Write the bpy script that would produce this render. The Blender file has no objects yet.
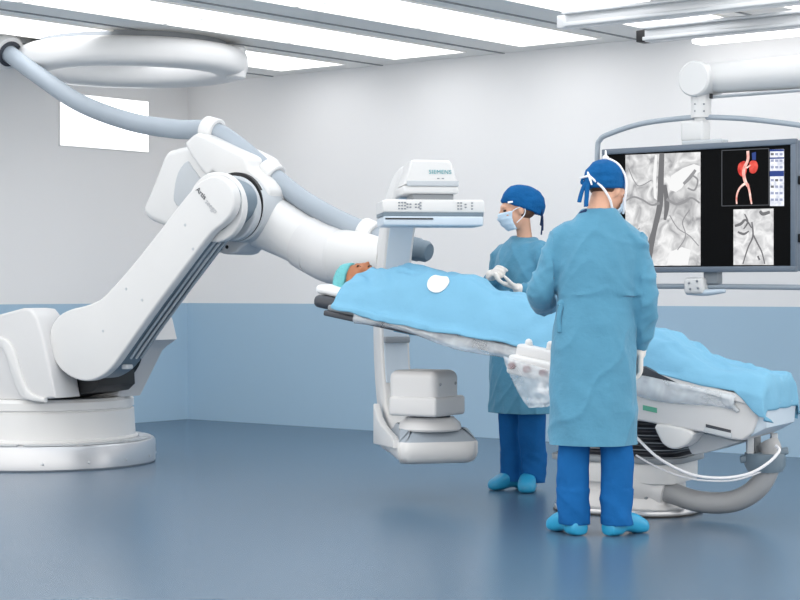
import bpy, bmesh, math, random
from mathutils import Vector, Matrix, noise
V = Vector
C = bpy.context.scene.collection
F = 1850.0; CAMZ = 1.15; HOR = 290.0
R = math.radians
random.seed(7)

# ------------------------------------------------------------------ projection helpers
def at(px, py, Y):
    return V(((px-400)/F*Y, Y, CAMZ-(py-HOR)/F*Y))
def onplane(px, py, p0, n):
    d = V(((px-400)/F, 1, -(py-HOR)/F)); o = V((0, 0, CAMZ))
    return o + d*((p0-o).dot(n)/d.dot(n))
def frame(o, x, y, z):
    m = Matrix.Identity(4)
    for i, a in enumerate((x, y, z)):
        for k in range(3): m[k][i] = a[k]
    for k in range(3): m[k][3] = o[k]
    return m

# ------------------------------------------------------------------ materials
def lin(c):
    return tuple(((v/255)/12.92 if v/255 <= .04045 else ((v/255+.055)/1.055)**2.4) for v in c)
def mat(name, rgb, rough=.5, metal=0, var=.04, vscale=3, bump=0, bscale=40, spec=.5, emit=None, estr=0, alpha=1, sheen=0):
    m = bpy.data.materials.new(name); m.use_nodes = True
    nt = m.node_tree; b = nt.nodes['Principled BSDF']
    c = lin(rgb)
    tc = nt.nodes.new('ShaderNodeTexCoord')
    nz = nt.nodes.new('ShaderNodeTexNoise'); nz.inputs['Scale'].default_value = vscale
    nz.inputs['Detail'].default_value = 4
    nt.links.new(tc.outputs['Object'], nz.inputs['Vector'])
    rp = nt.nodes.new('ShaderNodeValToRGB')
    rp.color_ramp.elements[0].position = .3; rp.color_ramp.elements[1].position = .7
    rp.color_ramp.elements[0].color = tuple(v*(1-var) for v in c)+(1,)
    rp.color_ramp.elements[1].color = tuple(min(1, v*(1+var)) for v in c)+(1,)
    nt.links.new(nz.outputs['Fac'], rp.inputs['Fac'])
    nt.links.new(rp.outputs['Color'], b.inputs['Base Color'])
    b.inputs['Roughness'].default_value = rough; b.inputs['Metallic'].default_value = metal
    b.inputs['Specular IOR Level'].default_value = spec
    b.inputs['Alpha'].default_value = alpha
    if sheen: b.inputs['Sheen Weight'].default_value = sheen
    if emit:
        b.inputs['Emission Color'].default_value = lin(emit)+(1,); b.inputs['Emission Strength'].default_value = estr
    if bump:
        n2 = nt.nodes.new('ShaderNodeTexNoise'); n2.inputs['Scale'].default_value = bscale
        n2.inputs['Detail'].default_value = 5
        nt.links.new(tc.outputs['Object'], n2.inputs['Vector'])
        bp = nt.nodes.new('ShaderNodeBump'); bp.inputs['Strength'].default_value = bump; bp.inputs['Distance'].default_value = .02
        nt.links.new(n2.outputs['Fac'], bp.inputs['Height']); nt.links.new(bp.outputs['Normal'], b.inputs['Normal'])
    return m
M = {}
M['white'] = mat('white_enamel', (217, 217, 217), .32, var=.01)
M['white2'] = mat('warm_white_plastic', (210, 210, 211), .4, var=.01)
M['lightgrey'] = mat('light_grey_plastic', (188, 193, 198), .4, var=.02)
M['midgrey'] = mat('mid_grey_plastic', (140, 146, 152), .45, var=.03)
M['hose2'] = mat('pale_grey_corrugated_hose', (166, 168, 171), .5, var=.04)
M['paleblue'] = mat('pale_blue_grey_plastic', (196, 209, 221), .35, var=.02)
M['slate'] = mat('slate_blue_grey_cover', (110, 127, 140), .4, var=.03)
M['hose'] = mat('grey_rubber_hose', (158, 168, 178), .5, var=.03)
M['black'] = mat('black_rubber', (18, 19, 22), .5)
M['dark'] = mat('charcoal_plastic', (58, 62, 70), .45)
M['steel'] = mat('brushed_steel', (196, 198, 202), .3, metal=.6, var=.03)
M['wall'] = mat('white_wall_paint', (241, 240, 240), .6, var=.012, vscale=.7, spec=.25)
M['dado'] = mat('blue_wall_paint', (170, 199, 220), .42, var=.02, vscale=.5, spec=.4)
M['ceil'] = mat('grey_ceiling_panel', (243, 241, 237), .6, var=.01, spec=.2)
M['seam'] = mat('ceiling_seam', (140, 143, 145), .6)
M['aluminium'] = mat('anodised_aluminium', (208, 210, 212), .35, metal=.3)
M['lamp'] = mat('luminous_diffuser', (250, 250, 250), .5, emit=(255, 255, 255), estr=1.45)
M['pane'] = mat('bright_window_pane', (250, 250, 250), .3, emit=(255, 255, 255), estr=1.0)
M['gown'] = mat('blue_surgical_gown', (84, 143, 172), .75, var=.05, vscale=9, bump=.55, bscale=13, spec=.2, sheen=.2)
M['drape'] = mat('light_blue_drape', (117, 173, 203), .7, var=.04, vscale=5, bump=.4, bscale=9, spec=.25)
M['scrub'] = mat('royal_blue_scrub', (22, 94, 158), .8, var=.07, vscale=9, bump=.25, bscale=30, spec=.15)
M['cap'] = mat('royal_blue_cap', (16, 88, 146), .8, var=.08, vscale=20, bump=.3, bscale=45, spec=.15)
M['navy'] = mat('navy_tie', (16, 48, 92), .8)
M['clog'] = mat('turquoise_clog', (40, 150, 194), .4, var=.03)
M['glove'] = mat('latex_glove', (226, 221, 216), .5, var=.04, vscale=20)
M['mask'] = mat('pale_blue_mask', (200, 221, 238), .75, var=.03, bump=.15, bscale=60)
M['tape'] = mat('white_mask_tie', (240, 240, 244), .7)
M['skin'] = mat('fair_skin', (222, 172, 146), .5, var=.06, vscale=14, spec=.3)
M['skin2'] = mat('tan_skin', (176, 116, 84), .5, var=.1, vscale=14, spec=.3)
M['hair'] = mat('brown_hair', (92, 62, 44), .7, var=.2, vscale=60, bump=.4, bscale=120)
M['eye'] = mat('eye', (60, 45, 38), .2)
M['teal'] = mat('teal_bouffant_cap', (104, 182, 188), .75, var=.08, vscale=25, bump=.4, bscale=50)
M['pillow'] = mat('white_pillow', (236, 238, 240), .75, bump=.2, bscale=20)
M['logo'] = mat('teal_lettering', (64, 160, 170), .5)
M['greytext'] = mat('grey_lettering', (84, 88, 94), .5)
M['paletext'] = mat('pale_lettering', (184, 186, 190), .5)
M['red'] = mat('dark_red_knob', (112, 42, 44), .4)
M['green'] = mat('green_sticker', (90, 165, 140), .5)
M['bezel'] = mat('slate_grey_bezel', (98, 110, 124), .4)
M['sock'] = mat('white_sock', (238, 238, 240), .8)

def plastic_mat():
    m = bpy.data.materials.new('clear_plastic_film'); m.use_nodes = True
    nt = m.node_tree; nt.nodes.clear()
    o = nt.nodes.new('ShaderNodeOutputMaterial'); mx = nt.nodes.new('ShaderNodeMixShader')
    t = nt.nodes.new('ShaderNodeBsdfTransparent'); p = nt.nodes.new('ShaderNodeBsdfPrincipled')
    p.inputs['Base Color'].default_value = (.82, .87, .92, 1); p.inputs['Roughness'].default_value = .15
    tc = nt.nodes.new('ShaderNodeTexCoord')
    nz = nt.nodes.new('ShaderNodeTexNoise'); nz.inputs['Scale'].default_value = 7; nz.inputs['Detail'].default_value = 2
    nz.inputs['Distortion'].default_value = .8
    nt.links.new(tc.outputs['Object'], nz.inputs['Vector'])
    rp = nt.nodes.new('ShaderNodeValToRGB')
    rp.color_ramp.elements[0].position = .35; rp.color_ramp.elements[0].color = (.25,)*3+(1,)
    rp.color_ramp.elements[1].position = .75; rp.color_ramp.elements[1].color = (.55,)*3+(1,)
    nt.links.new(nz.outputs['Fac'], rp.inputs['Fac']); nt.links.new(rp.outputs['Color'], mx.inputs['Fac'])
    bp = nt.nodes.new('ShaderNodeBump'); bp.inputs['Strength'].default_value = .5; bp.inputs['Distance'].default_value = .02
    nt.links.new(nz.outputs['Fac'], bp.inputs['Height']); nt.links.new(bp.outputs['Normal'], p.inputs['Normal'])
    nt.links.new(t.outputs[0], mx.inputs[1]); nt.links.new(p.outputs[0], mx.inputs[2]); nt.links.new(mx.outputs[0], o.inputs[0])
    return m
M['film'] = plastic_mat()

def floor_mat():
    m = mat('blue_grey_vinyl_floor', (80, 104, 126), .27, var=.05, vscale=.6, spec=.45)
    return m
M['floor'] = floor_mat()

def screen_mat(name, lo, hi, scale, dist, strength=1.0, flat=None):
    m = bpy.data.materials.new(name); m.use_nodes = True
    nt = m.node_tree; b = nt.nodes['Principled BSDF']
    b.inputs['Base Color'].default_value = (.004, .004, .004, 1); b.inputs['Roughness'].default_value = .5; b.inputs['Specular IOR Level'].default_value = .03
    b.inputs['Emission Strength'].default_value = strength
    if flat: b.inputs['Emission Color'].default_value = lin(flat)+(1,); return m
    tc = nt.nodes.new('ShaderNodeTexCoord')
    nz = nt.nodes.new('ShaderNodeTexNoise'); nz.inputs['Scale'].default_value = scale; nz.inputs['Detail'].default_value = 7
    nz.inputs['Distortion'].default_value = dist
    rp = nt.nodes.new('ShaderNodeValToRGB')
    rp.color_ramp.elements[0].position = .33; rp.color_ramp.elements[0].color = lin(lo)+(1,)
    rp.color_ramp.elements[1].position = .66; rp.color_ramp.elements[1].color = lin(hi)+(1,)
    nt.links.new(tc.outputs['Object'], nz.inputs['Vector']); nt.links.new(nz.outputs['Fac'], rp.inputs['Fac'])
    nt.links.new(rp.outputs['Color'], b.inputs['Emission Color'])
    return m
M['scr_black'] = screen_mat('black_display', 0, 0, 0, 0, .6, flat=(5, 6, 8))
M['scr_xray'] = screen_mat('angiogram_grey', (134, 134, 136), (204, 204, 204), 11, .9)
M['scr_xray2'] = screen_mat('small_angiogram_grey', (154, 154, 156), (206, 206, 206), 18, .7)
M['scr_dark'] = screen_mat('vessel_dark', 0, 0, 0, 0, 1, flat=(98, 98, 100))
M['scr_mid'] = screen_mat('vessel_grey', 0, 0, 0, 0, 1, flat=(126, 126, 128))
M['scr_light'] = screen_mat('xray_light_patch', 0, 0, 0, 0, 1, flat=(204, 204, 204))
M['scr_red'] = screen_mat('rendered_kidney_red', (168, 44, 40), (206, 84, 74), 25, .3)
M['scr_vessel'] = screen_mat('rendered_artery', (196, 110, 100), (240, 214, 204), 22, .3)
M['scr_panel'] = screen_mat('icon_panel_grey', (180, 184, 196), (220, 222, 228), 40, .2)
M['scr_blue'] = screen_mat('icon_panel_blue', 0, 0, 0, 0, 1, flat=(44, 62, 118))
M['scr_line'] = screen_mat('window_outline', 0, 0, 0, 0, 1, flat=(70, 72, 76))
M['scr_icon'] = screen_mat('icon_dark', 0, 0, 0, 0, 1, flat=(136, 142, 164))

# ------------------------------------------------------------------ mesh helpers
def merge(dst, src, mx=None):
    if mx is not None: bmesh.ops.transform(src, matrix=mx, verts=src.verts)
    me = bpy.data.meshes.new('tmp'); src.to_mesh(me); src.free(); dst.from_mesh(me); bpy.data.meshes.remove(me)
def add_box(bm, mx, size, bevel=0, seg=3, taper=None):
    t = bmesh.new(); bmesh.ops.create_cube(t, size=1)
    bmesh.ops.scale(t, vec=size, verts=t.verts)
    if taper:
        for v in t.verts:
            if v.co.z > 0: v.co.x *= taper[0]; v.co.y *= taper[1]
    if bevel: bmesh.ops.bevel(t, geom=t.edges[:], offset=bevel, segments=seg, affect='EDGES', profile=.5, clamp_overlap=True)
    merge(bm, t, mx)
def T(x, y=None, z=None):
    return Matrix.Translation(x if y is None else (x, y, z))
def add_prism(bm, pts, mx, d0, d1, bevel=0, seg=3, bevel_back=True):
    t = bmesh.new()
    a = [t.verts.new((p[0], p[1], d0)) for p in pts]; b = [t.verts.new((p[0], p[1], d1)) for p in pts]
    n = len(pts)
    f0 = t.faces.new(a); f1 = t.faces.new(b[::-1])
    for i in range(n): t.faces.new((a[i], b[i], b[(i+1) % n], a[(i+1) % n]))
    bmesh.ops.recalc_face_normals(t, faces=t.faces)
    if bevel:
        e = list(f0.edges) + (list(f1.edges) if bevel_back else [])
        bmesh.ops.bevel(t, geom=e, offset=bevel, segments=seg, affect='EDGES', profile=.5, clamp_overlap=True)
    merge(bm, t, mx)
def add_lathe(bm, prof, mx, seg=48, closed=False):
    t = bmesh.new(); rings = []
    for r, z in prof:
        if r < 1e-5: rings.append([t.verts.new((0, 0, z))])
        else: rings.append([t.verts.new((r*math.cos(2*math.pi*k/seg), r*math.sin(2*math.pi*k/seg), z)) for k in range(seg)])
    pairs = list(zip(rings, rings[1:])) + ([(rings[-1], rings[0])] if closed else [])
    for a, b in pairs:
        for k in range(seg):
            q = (k+1) % seg
            if len(a) == 1 and len(b) == 1: continue
            if len(a) == 1: t.faces.new((a[0], b[k], b[q]))
            elif len(b) == 1: t.faces.new((a[k], a[q], b[0]))
            else: t.faces.new((a[k], a[q], b[q], b[k]))
    if not closed:
        for r in (rings[0], rings[-1]):
            if len(r) > 1: t.faces.new(r)
    bmesh.ops.recalc_face_normals(t, faces=t.faces)
    merge(bm, t, mx)
def catmull(pts, n, closed=False):
    out = []; L = len(pts)
    for i in range(L if closed else L-1):
        g = (lambda k: pts[k % L]) if closed else (lambda k: pts[max(0, min(L-1, k))])
        p0, p1, p2, p3 = g(i-1), g(i), g(i+1), g(i+2)
        for k in range(n):
            s = k/n
            out.append(tuple(.5*((2*b)+(-a+c)*s+(2*a-5*b+4*c-d)*s*s+(-a+3*b-3*c+d)*s**3) for a, b, c, d in zip(p0, p1, p2, p3)))
    if not closed: out.append(tuple(pts[-1]))
    return out
def add_tube(bm, pts, rad, seg=14, n=8, flat=None, ridge=0, rn=0):
    """pts: 3-D points, rad: radius or one per point; flat=(axis, k) squashes along an axis"""
    if not isinstance(rad, (list, tuple)): rad = [rad]*len(pts)
    P = catmull([tuple(p)+(r,) for p, r in zip(pts, rad)], n) if n > 1 else [tuple(p)+(r,) for p, r in zip(pts, rad)]
    t = bmesh.new(); rings = []
    up = None
    for i, p in enumerate(P):
        a = V(P[max(0, i-1)][:3]); b = V(P[min(len(P)-1, i+1)][:3]); d = (b-a)
        d = d.normalized() if d.length > 1e-9 else V((0, 0, 1))
        if up is None:
            up = V((0, 0, 1)) if abs(d.z) < .9 else V((1, 0, 0))
        x = up.cross(d)
        if x.length < 1e-6: x = V((1, 0, 0)).cross(d)
        x.normalize(); y = d.cross(x).normalized(); up = y
        r = p[3]*(1+(ridge if i % 2 else 0))
        ring = []
        for k in range(seg):
            o = (x*math.cos(2*math.pi*k/seg)+y*math.sin(2*math.pi*k/seg))*r
            if flat: o = o-flat[0]*(o.dot(flat[0])*(1-flat[1]))
            ring.append(t.verts.new(V(p[:3])+o))
        rings.append(ring)
    for a, b in zip(rings, rings[1:]):
        for k in range(seg):
            q = (k+1) % seg; t.faces.new((a[k], a[q], b[q], b[k]))
    t.faces.new(rings[0]); t.faces.new(rings[-1])
    bmesh.ops.recalc_face_normals(t, faces=t.faces)
    merge(bm, t)
def add_ell(bm, mx, r, seg=20):
    t = bmesh.new(); bmesh.ops.create_uvsphere(t, u_segments=seg, v_segments=max(8, seg*2//3), radius=1)
    bmesh.ops.scale(t, vec=r if isinstance(r, (tuple, list)) else (r, r, r), verts=t.verts)
    merge(bm, t, mx)
def add_limb(bm, pts, rad, seg=16, n=6, flat=None):
    add_tube(bm, pts, rad, seg, n, flat)
    if not isinstance(rad, (list, tuple)): rad = [rad]*len(pts)
    if not flat:
        add_ell(bm, T(V(pts[0])), rad[0]*.999, seg); add_ell(bm, T(V(pts[-1])), rad[-1]*.999, seg)
def add_loft(bm, rings):
    """rings of equal point counts"""
    t = bmesh.new(); rr = [[t.verts.new(p) for p in r] for r in rings]; n = len(rr[0])
    for a, b in zip(rr, rr[1:]):
        for k in range(n):
            q = (k+1) % n; t.faces.new((a[k], a[q], b[q], b[k]))
    t.faces.new(rr[0]); t.faces.new(rr[-1])
    bmesh.ops.recalc_face_normals(t, faces=t.faces)
    merge(bm, t)
def ell_ring(cx, cy, z, rx, ry, n=32, p=2.3):
    out = []
    for k in range(n):
        a = 2*math.pi*k/n; c, s = math.cos(a), math.sin(a)
        out.append((cx+rx*math.copysign(abs(c)**(2/p), c), cy+ry*math.copysign(abs(s)**(2/p), s), z))
    return out
def add_torso(bm, rows, mx=None, n=32):
    rows = catmull(rows, 4)
    t = bmesh.new(); add_loft(t, [ell_ring(cx, cy, z, rx, ry, n) for z, cx, cy, rx, ry in rows])
    merge(bm, t, mx)
def remesh(bm, voxel, smooth=6, cut=None):
    me = bpy.data.meshes.new('tmp'); bm.to_mesh(me); bm.free()
    o = bpy.data.objects.new('tmp', me); C.objects.link(o)
    r = o.modifiers.new('r', 'REMESH'); r.mode = 'VOXEL'; r.voxel_size = voxel
    if smooth:
        s = o.modifiers.new('s', 'SMOOTH'); s.factor = .5; s.iterations = smooth
    dg = bpy.context.evaluated_depsgraph_get(); dg.update()
    me2 = bpy.data.meshes.new_from_object(o.evaluated_get(dg))
    bpy.data.objects.remove(o); bpy.data.meshes.remove(me)
    out = bmesh.new(); out.from_mesh(me2); bpy.data.meshes.remove(me2)
    return out
def wrinkle(bm, fn):
    bm.normal_update()
    d = [(v, v.normal*fn(v.co)) for v in bm.verts]
    for v, o in d: v.co += o
def ridged(p, sx, sy, sz, off=0):
    n = noise.noise(V((p.x*sx+off, p.y*sy-off, p.z*sz+off*.5)))
    return (1-abs(n)*2.2)

def hem(bm, z):
    bmesh.ops.bisect_plane(bm, geom=bm.verts[:]+bm.edges[:]+bm.faces[:], plane_co=(0, 0, z), plane_no=(0, 0, 1), clear_inner=True)
    bmesh.ops.holes_fill(bm, edges=[e for e in bm.edges if e.is_boundary], sides=0)
def crease(p, sx, sy, sz, off=0):
    n = noise.noise(V((p.x*sx+off, p.y*sy-off, p.z*sz+off*.5)))
    return max(0, 1-abs(n)*3.4)**1.6
def obj(name, bm, material, parent=None, ang=38, label=None, smooth=True):
    me = bpy.data.meshes.new(name); bm.to_mesh(me); bm.free()
    if smooth:
        me.polygons.foreach_set('use_smooth', [True]*len(me.polygons))
        if ang: me.set_sharp_from_angle(angle=R(ang))
    for m in (material if isinstance(material, list) else [material]): me.materials.append(m)
    o = bpy.data.objects.new(name, me); C.objects.link(o)
    if parent is not None:
        o.parent = parent; root = parent
        off = V((0, 0, 0))
        while root is not None:
            off += root.location; root = root.parent if root.parent else None
        if parent.parent is None: o.matrix_parent_inverse = Matrix.Translation(-parent.location)
    if label: o['label'] = label
    return o
def tag(o, label, cat, group=None, kind=None):
    o['label'] = label; o['category'] = cat
    if group: o['group'] = group
    if kind: o['kind'] = kind
    return o
def thing(name, loc, label, cat, group=None):
    o = bpy.data.objects.new(name, None); C.objects.link(o); o.location = loc; o.empty_display_size = .1
    return tag(o, label, cat, group)
def rebase(o, loc):
    """move a mesh thing's origin to its base"""
    loc = V(loc); o.data.transform(Matrix.Translation(-loc)); o.location = loc
def struct(name, bm, m, parent=None, smooth=False):
    o = obj(name, bm, m, parent, smooth=smooth)
    if parent is None: o['kind'] = 'structure'
    return o
def add_text(txt, size, mx, m, parent, extrude=.0008, label=None, name='lettering', space=1.0, bold=0):
    cu = bpy.data.curves.new('tmp', 'FONT'); cu.body = txt; cu.size = size; cu.extrude = extrude
    cu.space_character = space; cu.offset = bold; cu.align_x = 'CENTER'; cu.align_y = 'CENTER'
    to = bpy.data.objects.new('tmp', cu); C.objects.link(to)
    dg = bpy.context.evaluated_depsgraph_get(); dg.update()
    me = bpy.data.meshes.new_from_object(to.evaluated_get(dg)); bpy.data.objects.remove(to); bpy.data.curves.remove(cu)
    b = bmesh.new(); b.from_mesh(me); bpy.data.meshes.remove(me)
    bmesh.ops.transform(b, matrix=mx, verts=b.verts)
    return obj(name, b, m, parent, smooth=False, label=label)

# ------------------------------------------------------------------ the room
CEIL = 2.98; DADO = 1.034
K = V((-1.89, 16.49, 0))                 # far corner
DB = V((.775, -.632, 0)).normalized()    # along the back wall, to the right and nearer
DL = V((-DB.y, DB.x, 0))                 # into depth, along the left wall
Z = V((0, 0, 1))
def room(t, s, z=0): return K+DB*t-DL*s+Z*z
ROOMT, ROOMS = 9.5, 9.5
def wall(name, p0, p1, nrm, matU, matL):
    b = bmesh.new()
    q = -nrm*.12
    for lo, hi, mi in ((0, DADO, 1), (DADO, CEIL, 0)):
        t = bmesh.new(); vs = []
        for p in (p0, p1, p1+q, p0+q):
            vs.append((t.verts.new(p+Z*lo), t.verts.new(p+Z*hi)))
        for i in range(4):
            a, c = vs[i], vs[(i+1) % 4]; t.faces.new((a[0], c[0], c[1], a[1]))
        t.faces.new([v[0] for v in vs]); t.faces.new([v[1] for v in vs][::-1])
        bmesh.ops.recalc_face_normals(t, faces=t.faces)
        for f in t.faces: f.material_index = mi
        me = bpy.data.meshes.new('tmp'); t.to_mesh(me); t.free(); b.from_mesh(me); bpy.data.meshes.remove(me)
    return struct(name, b, [matU, matL])
wall('wall_back', room(-.12, 0), room(ROOMT, 0), -DL, M['wall'], M['dado'])
wall('wall_left', room(0, 0), room(0, ROOMS), DB, M['wall'], M['dado'])
b = bmesh.new()
fl = [room(-.12, -.12), room(13.5, -.12), room(13.5, 13), room(-.12, 13)]
add_prism(b, [(p.x, p.y) for p in fl], Matrix.Identity(4), -.1, 0)
struct('floor', b, M['floor'])
b = bmesh.new()
fl = [room(-.12, -.12), room(ROOMT, -.12), room(ROOMT, 6.5), room(-.12, 6.5)]
add_prism(b, [(p.x, p.y) for p in fl], Matrix.Identity(4), CEIL, CEIL+.1)
struct('ceiling', b, M['ceil'])
# seams of the ceiling panels
for i in range(7):
    b = bmesh.new(); t0 = 1.04+1.22*i
    add_box(b, frame(room(t0, 3.25, CEIL-.003), DB, DL, Z), (.022, 6.48, .008))
    struct('trim_%d' % (i+1), b, M['seam'])
# luminous ceiling panels, row by row from the left wall
ords = ['first', 'second', 'third', 'fourth', 'fifth', 'sixth', 'seventh']
nth = ['nearest the back wall', 'second from the back wall', 'third from the back wall', 'fourth from the back wall', 'fifth from the back wall', 'sixth from the back wall']
for i in range(6):
    for j in range(5):
        t0 = 1.04+1.22*i+.71; s0 = .30+1.25*j+.61
        c = room(t0, s0, CEIL)
        root = thing('ceiling_light', c, 'luminous ceiling panel, %s row from the left wall, %s' % (ords[i], nth[j]), 'ceiling light', 'luminous panels in the ceiling')
        mx = frame(c, DB, DL, Z)
        b = bmesh.new()
        add_box(b, mx @ T(0, 0, -.004), (.69, 1.225, .008))
        obj('diffuser', b, M['lamp'], root, smooth=False)
        b = bmesh.new()
        for sx in (-1, 1): add_box(b, mx @ T(sx*.352, 0, -.006), (.014, 1.253, .012))
        for sy in (-1, 1): add_box(b, mx @ T(0, sy*.6195, -.006), (.69, .014, .012))
        obj('frame', b, M['ceil'], root, smooth=False)
# bright window in the left wall
WP = room(0, 0); 
wa = onplane(59.5, 145, WP, DB); wb = onplane(147.5, 102, WP, DB)
s_a = -(wa-K).dot(DL); s_b = -(wb-K).dot(DL); z0, z1 = wa.z, wb.z
root = bpy.data.objects.new('window_1', None); C.objects.link(root); root.location = room(0, (s_a+s_b)/2, z0); root['kind'] = 'structure'
mx = frame(room(0, (s_a+s_b)/2, (z0+z1)/2), DL, Z, DB)
b = bmesh.new(); add_box(b, mx @ T(0, 0, .006), (abs(s_a-s_b), z1-z0, .012)); obj('window_pane', b, M['pane'], root, smooth=False)
b = bmesh.new(); W, H = abs(s_a-s_b), z1-z0
for sy in (-1, 1): add_box(b, mx @ T(0, sy*(H/2+.005), .006), (W+.02, .01, .012))
for sx in (-1, 1): add_box(b, mx @ T(sx*(W/2+.005), 0, .006), (.01, H, .012))
obj('window_frame', b, M['wall'], root, smooth=False)

# ------------------------------------------------------------------ ceiling rails and lamp, upper right
def rail(s, t0, z, h, w, label, end):
    L = ROOMT-t0-.1; c = room(t0+L/2, s, z)
    root = thing('ceiling_rail', room(t0+L/2, s, CEIL), label, 'ceiling rail', 'equipment rails under the ceiling')
    mx = frame(c, DB, DL, Z)
    b = bmesh.new()
    add_box(b, mx, (L, w, h), .008, 2); add_box(b, mx @ T(0, 0, h/2+.006), (L, w+.08, .02), .004, 2)
    add_box(b, mx @ T(0, -w/2-.012, -h*.28), (L, .024, .025), .004, 2)
    obj('profile', b, M['aluminium'], root)
    b = bmesh.new(); add_box(b, mx @ T(-L/2-.028, 0, 0), (.07, w*1.02, h*.95), .006, 2)
    obj('end_cap', b, M[end], root)
    k = 0
    while k < 3:
        b = bmesh.new(); zz = CEIL-(z+h/2)
        add_box(b, frame(room(t0+.25+k*1.6, s, z+h/2+zz/2), DB, DL, Z), (.12, .1, zz), .01, 2)
        obj('hanger', b, M['aluminium'], root); k += 1
rail(.80, 5.26, 2.87, .085, .1, 'aluminium ceiling rail with black end cap above the monitor', 'black')
rail(1.78, 5.28, 2.855, .085, .1, 'aluminium ceiling rail with pale end, farther from the back wall', 'aluminium')
root = thing('wall_lamp', room(7.3, .2, CEIL), 'long white lamp strip beneath the ceiling close to the back wall', 'lamp')
b = bmesh.new(); add_box(b, frame(room(7.3, .22, 2.895), DB, DL, Z), (4.0, .14, .05), .012, 3); obj('diffuser', b, M['lamp'], root)
b = bmesh.new(); add_box(b, frame(room(7.3, .22, 2.95), DB, DL, Z), (3.9, .1, .06), .006, 2); obj('housing', b, M['aluminium'], root)

# ------------------------------------------------------------------ ceiling ring and supply hose
RC = V((-1.98, 13.7, 0))
root = thing('ceiling_ring', V((RC.x, RC.y, CEIL)), 'large white ring hanging under the ceiling above the robot', 'ceiling ring')
b = bmesh.new()
prof = []
for k in range(24):
    a = 2*math.pi*k/24; c, s = math.cos(a), math.sin(a)
    prof.append((.72+.135*math.copysign(abs(c)**.7, c), 2.83+.105*math.copysign(abs(s)**.7, s)))
add_lathe(b, prof, T(RC), 96, closed=True)
obj('ring_body', b, M['white'], root)
b = bmesh.new()
add_lathe(b, [(.70, 2.925), (.70, CEIL), (.66, CEIL), (.66, 2.925)], T(RC), 72, closed=True)
obj('ceiling_collar', b, M['midgrey'], root)
p = at(241, 66, 13.62)
b = bmesh.new(); add_lathe(b, [(.0, 2.70), (.06, 2.70), (.075, 2.715), (.075, 2.93), (.06, 2.945), (0, 2.945)], T(V((p.x-.04, p.y, 0))), 32)
obj('end_post', b, M['white'], root)
HO = at(7, 52, 13.35)
b = bmesh.new()
hd = (at(40, 74, 13.1)-HO).normalized()
hx = hd.cross(Z).normalized(); hy = hx.cross(hd)
hm = frame(HO, hx, hy, hd)
add_lathe(b, [(.075, -.10), (.12, -.1), (.135, -.08), (.135, .0), (.12, .03), (.085, .035), (.075, .03)], hm, 36, closed=True)
obj('hose_socket', b, M['white'], root)
b = bmesh.new(); add_lathe(b, [(.068, .034), (.095, .034), (.095, .044), (.068, .044)], hm, 36, closed=True)
obj('socket_ring', b, M['dark'], root)
b = bmesh.new(); add_tube(b, [HO-hd*.02, HO+V((-.1, .05, .12)), V((HO.x-.16, HO.y+.1, CEIL))], [.1, .1, .1], 20)
obj('socket_stem', b, M['white2'], root)

# robot frame
NB = V((.545, .839, 0)).normalized(); U = V((NB.y, -NB.x, 0))
S = V((-1.987, 11.953, 0))
RM = frame(S, U, Z, NB)
def uz(px, py, n=0):
    p = onplane(px, py, S+NB*n, NB)-S
    return (p.dot(U), p.z)
def rp(px, py, n):
    return onplane(px, py, S+NB*n, NB)
hp = [HO, at(38, 75, 13.05), at(80, 103, 12.75), at(130, 121.5, 12.4), rp(175, 129, .26), rp(212, 131, .26), rp(240, 148, .26), rp(270, 174, .26), rp(300, 198, .26), rp(332, 217, .26), rp(367, 233, .26), rp(398, 245, .26), rp(412, 249, .26)]
b = bmesh.new(); add_tube(b, hp, [.062]*len(hp), 24, 14)
hose = obj('supply_hose', b, M['hose']); tag(hose, 'thick grey hose from the ceiling ring clamped along the robot arm', 'hose')
rebase(hose, HO)
b = bmesh.new(); hd = (rp(432, 253, .26)-rp(405, 247, .26)).normalized(); hx = hd.cross(Z).normalized()
add_lathe(b, [(0, .0), (.07, .0), (.07, .09), (.064, .1), (.064, .145), (.05, .165), (0, .17)], frame(rp(406, 247, .26), hx, hx.cross(hd), hd), 32)
obj('hose_end', b, M['slate'], hose, label='slate grey hose end beside the column')
hose.children[0].matrix_parent_inverse = Matrix.Translation(-hose.location)

# ------------------------------------------------------------------ the robot
BC = V((-2.40, 12.4, 0))
robot = thing('angiography_robot', BC, 'large white robot arm on a round floor base carrying the x-ray C arm', 'medical robot')
bm_ = T(BC)
b = bmesh.new(); add_lathe(b, [(0, 0), (.745, 0), (.755, .012), (.755, .145), (.745, .158), (.70, .162), (0, .162)], bm_, 96)
obj('base_ring', b, M['steel'], robot, label='brushed steel ring')
b = bmesh.new()
for k in range(12):
    a0 = 2*math.pi*k/12+.03; a1 = 2*math.pi*(k+1)/12-.03
    pts = [(r_*math.cos(a0+(a1-a0)*q/8), r_*math.sin(a0+(a1-a0)*q/8)) for r_, rng in ((.725, range(9)), (.645, range(8, -1, -1))) for q in rng]
    add_prism(b, pts, bm_, .162, .168)
obj('cover_plate', b, M['lightgrey'], robot)
for k in range(16):
    a = 2*math.pi*(k+.5)/16
    b = bmesh.new(); add_ell(b, bm_ @ T(.755*math.cos(a), .755*math.sin(a), .05), .009, 8); obj('bolt', b, M['lightgrey'], robot)
b = bmesh.new(); add_lathe(b, [(0, .165), (.64, .165), (.64, .178), (.622, .19), (.612, .36), (.60, .366), (.60, .372), (.612, .378), (.61, .425), (.59, .445), (0, .445)], bm_, 96)
obj('base_drum', b, M['white'], robot)
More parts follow.
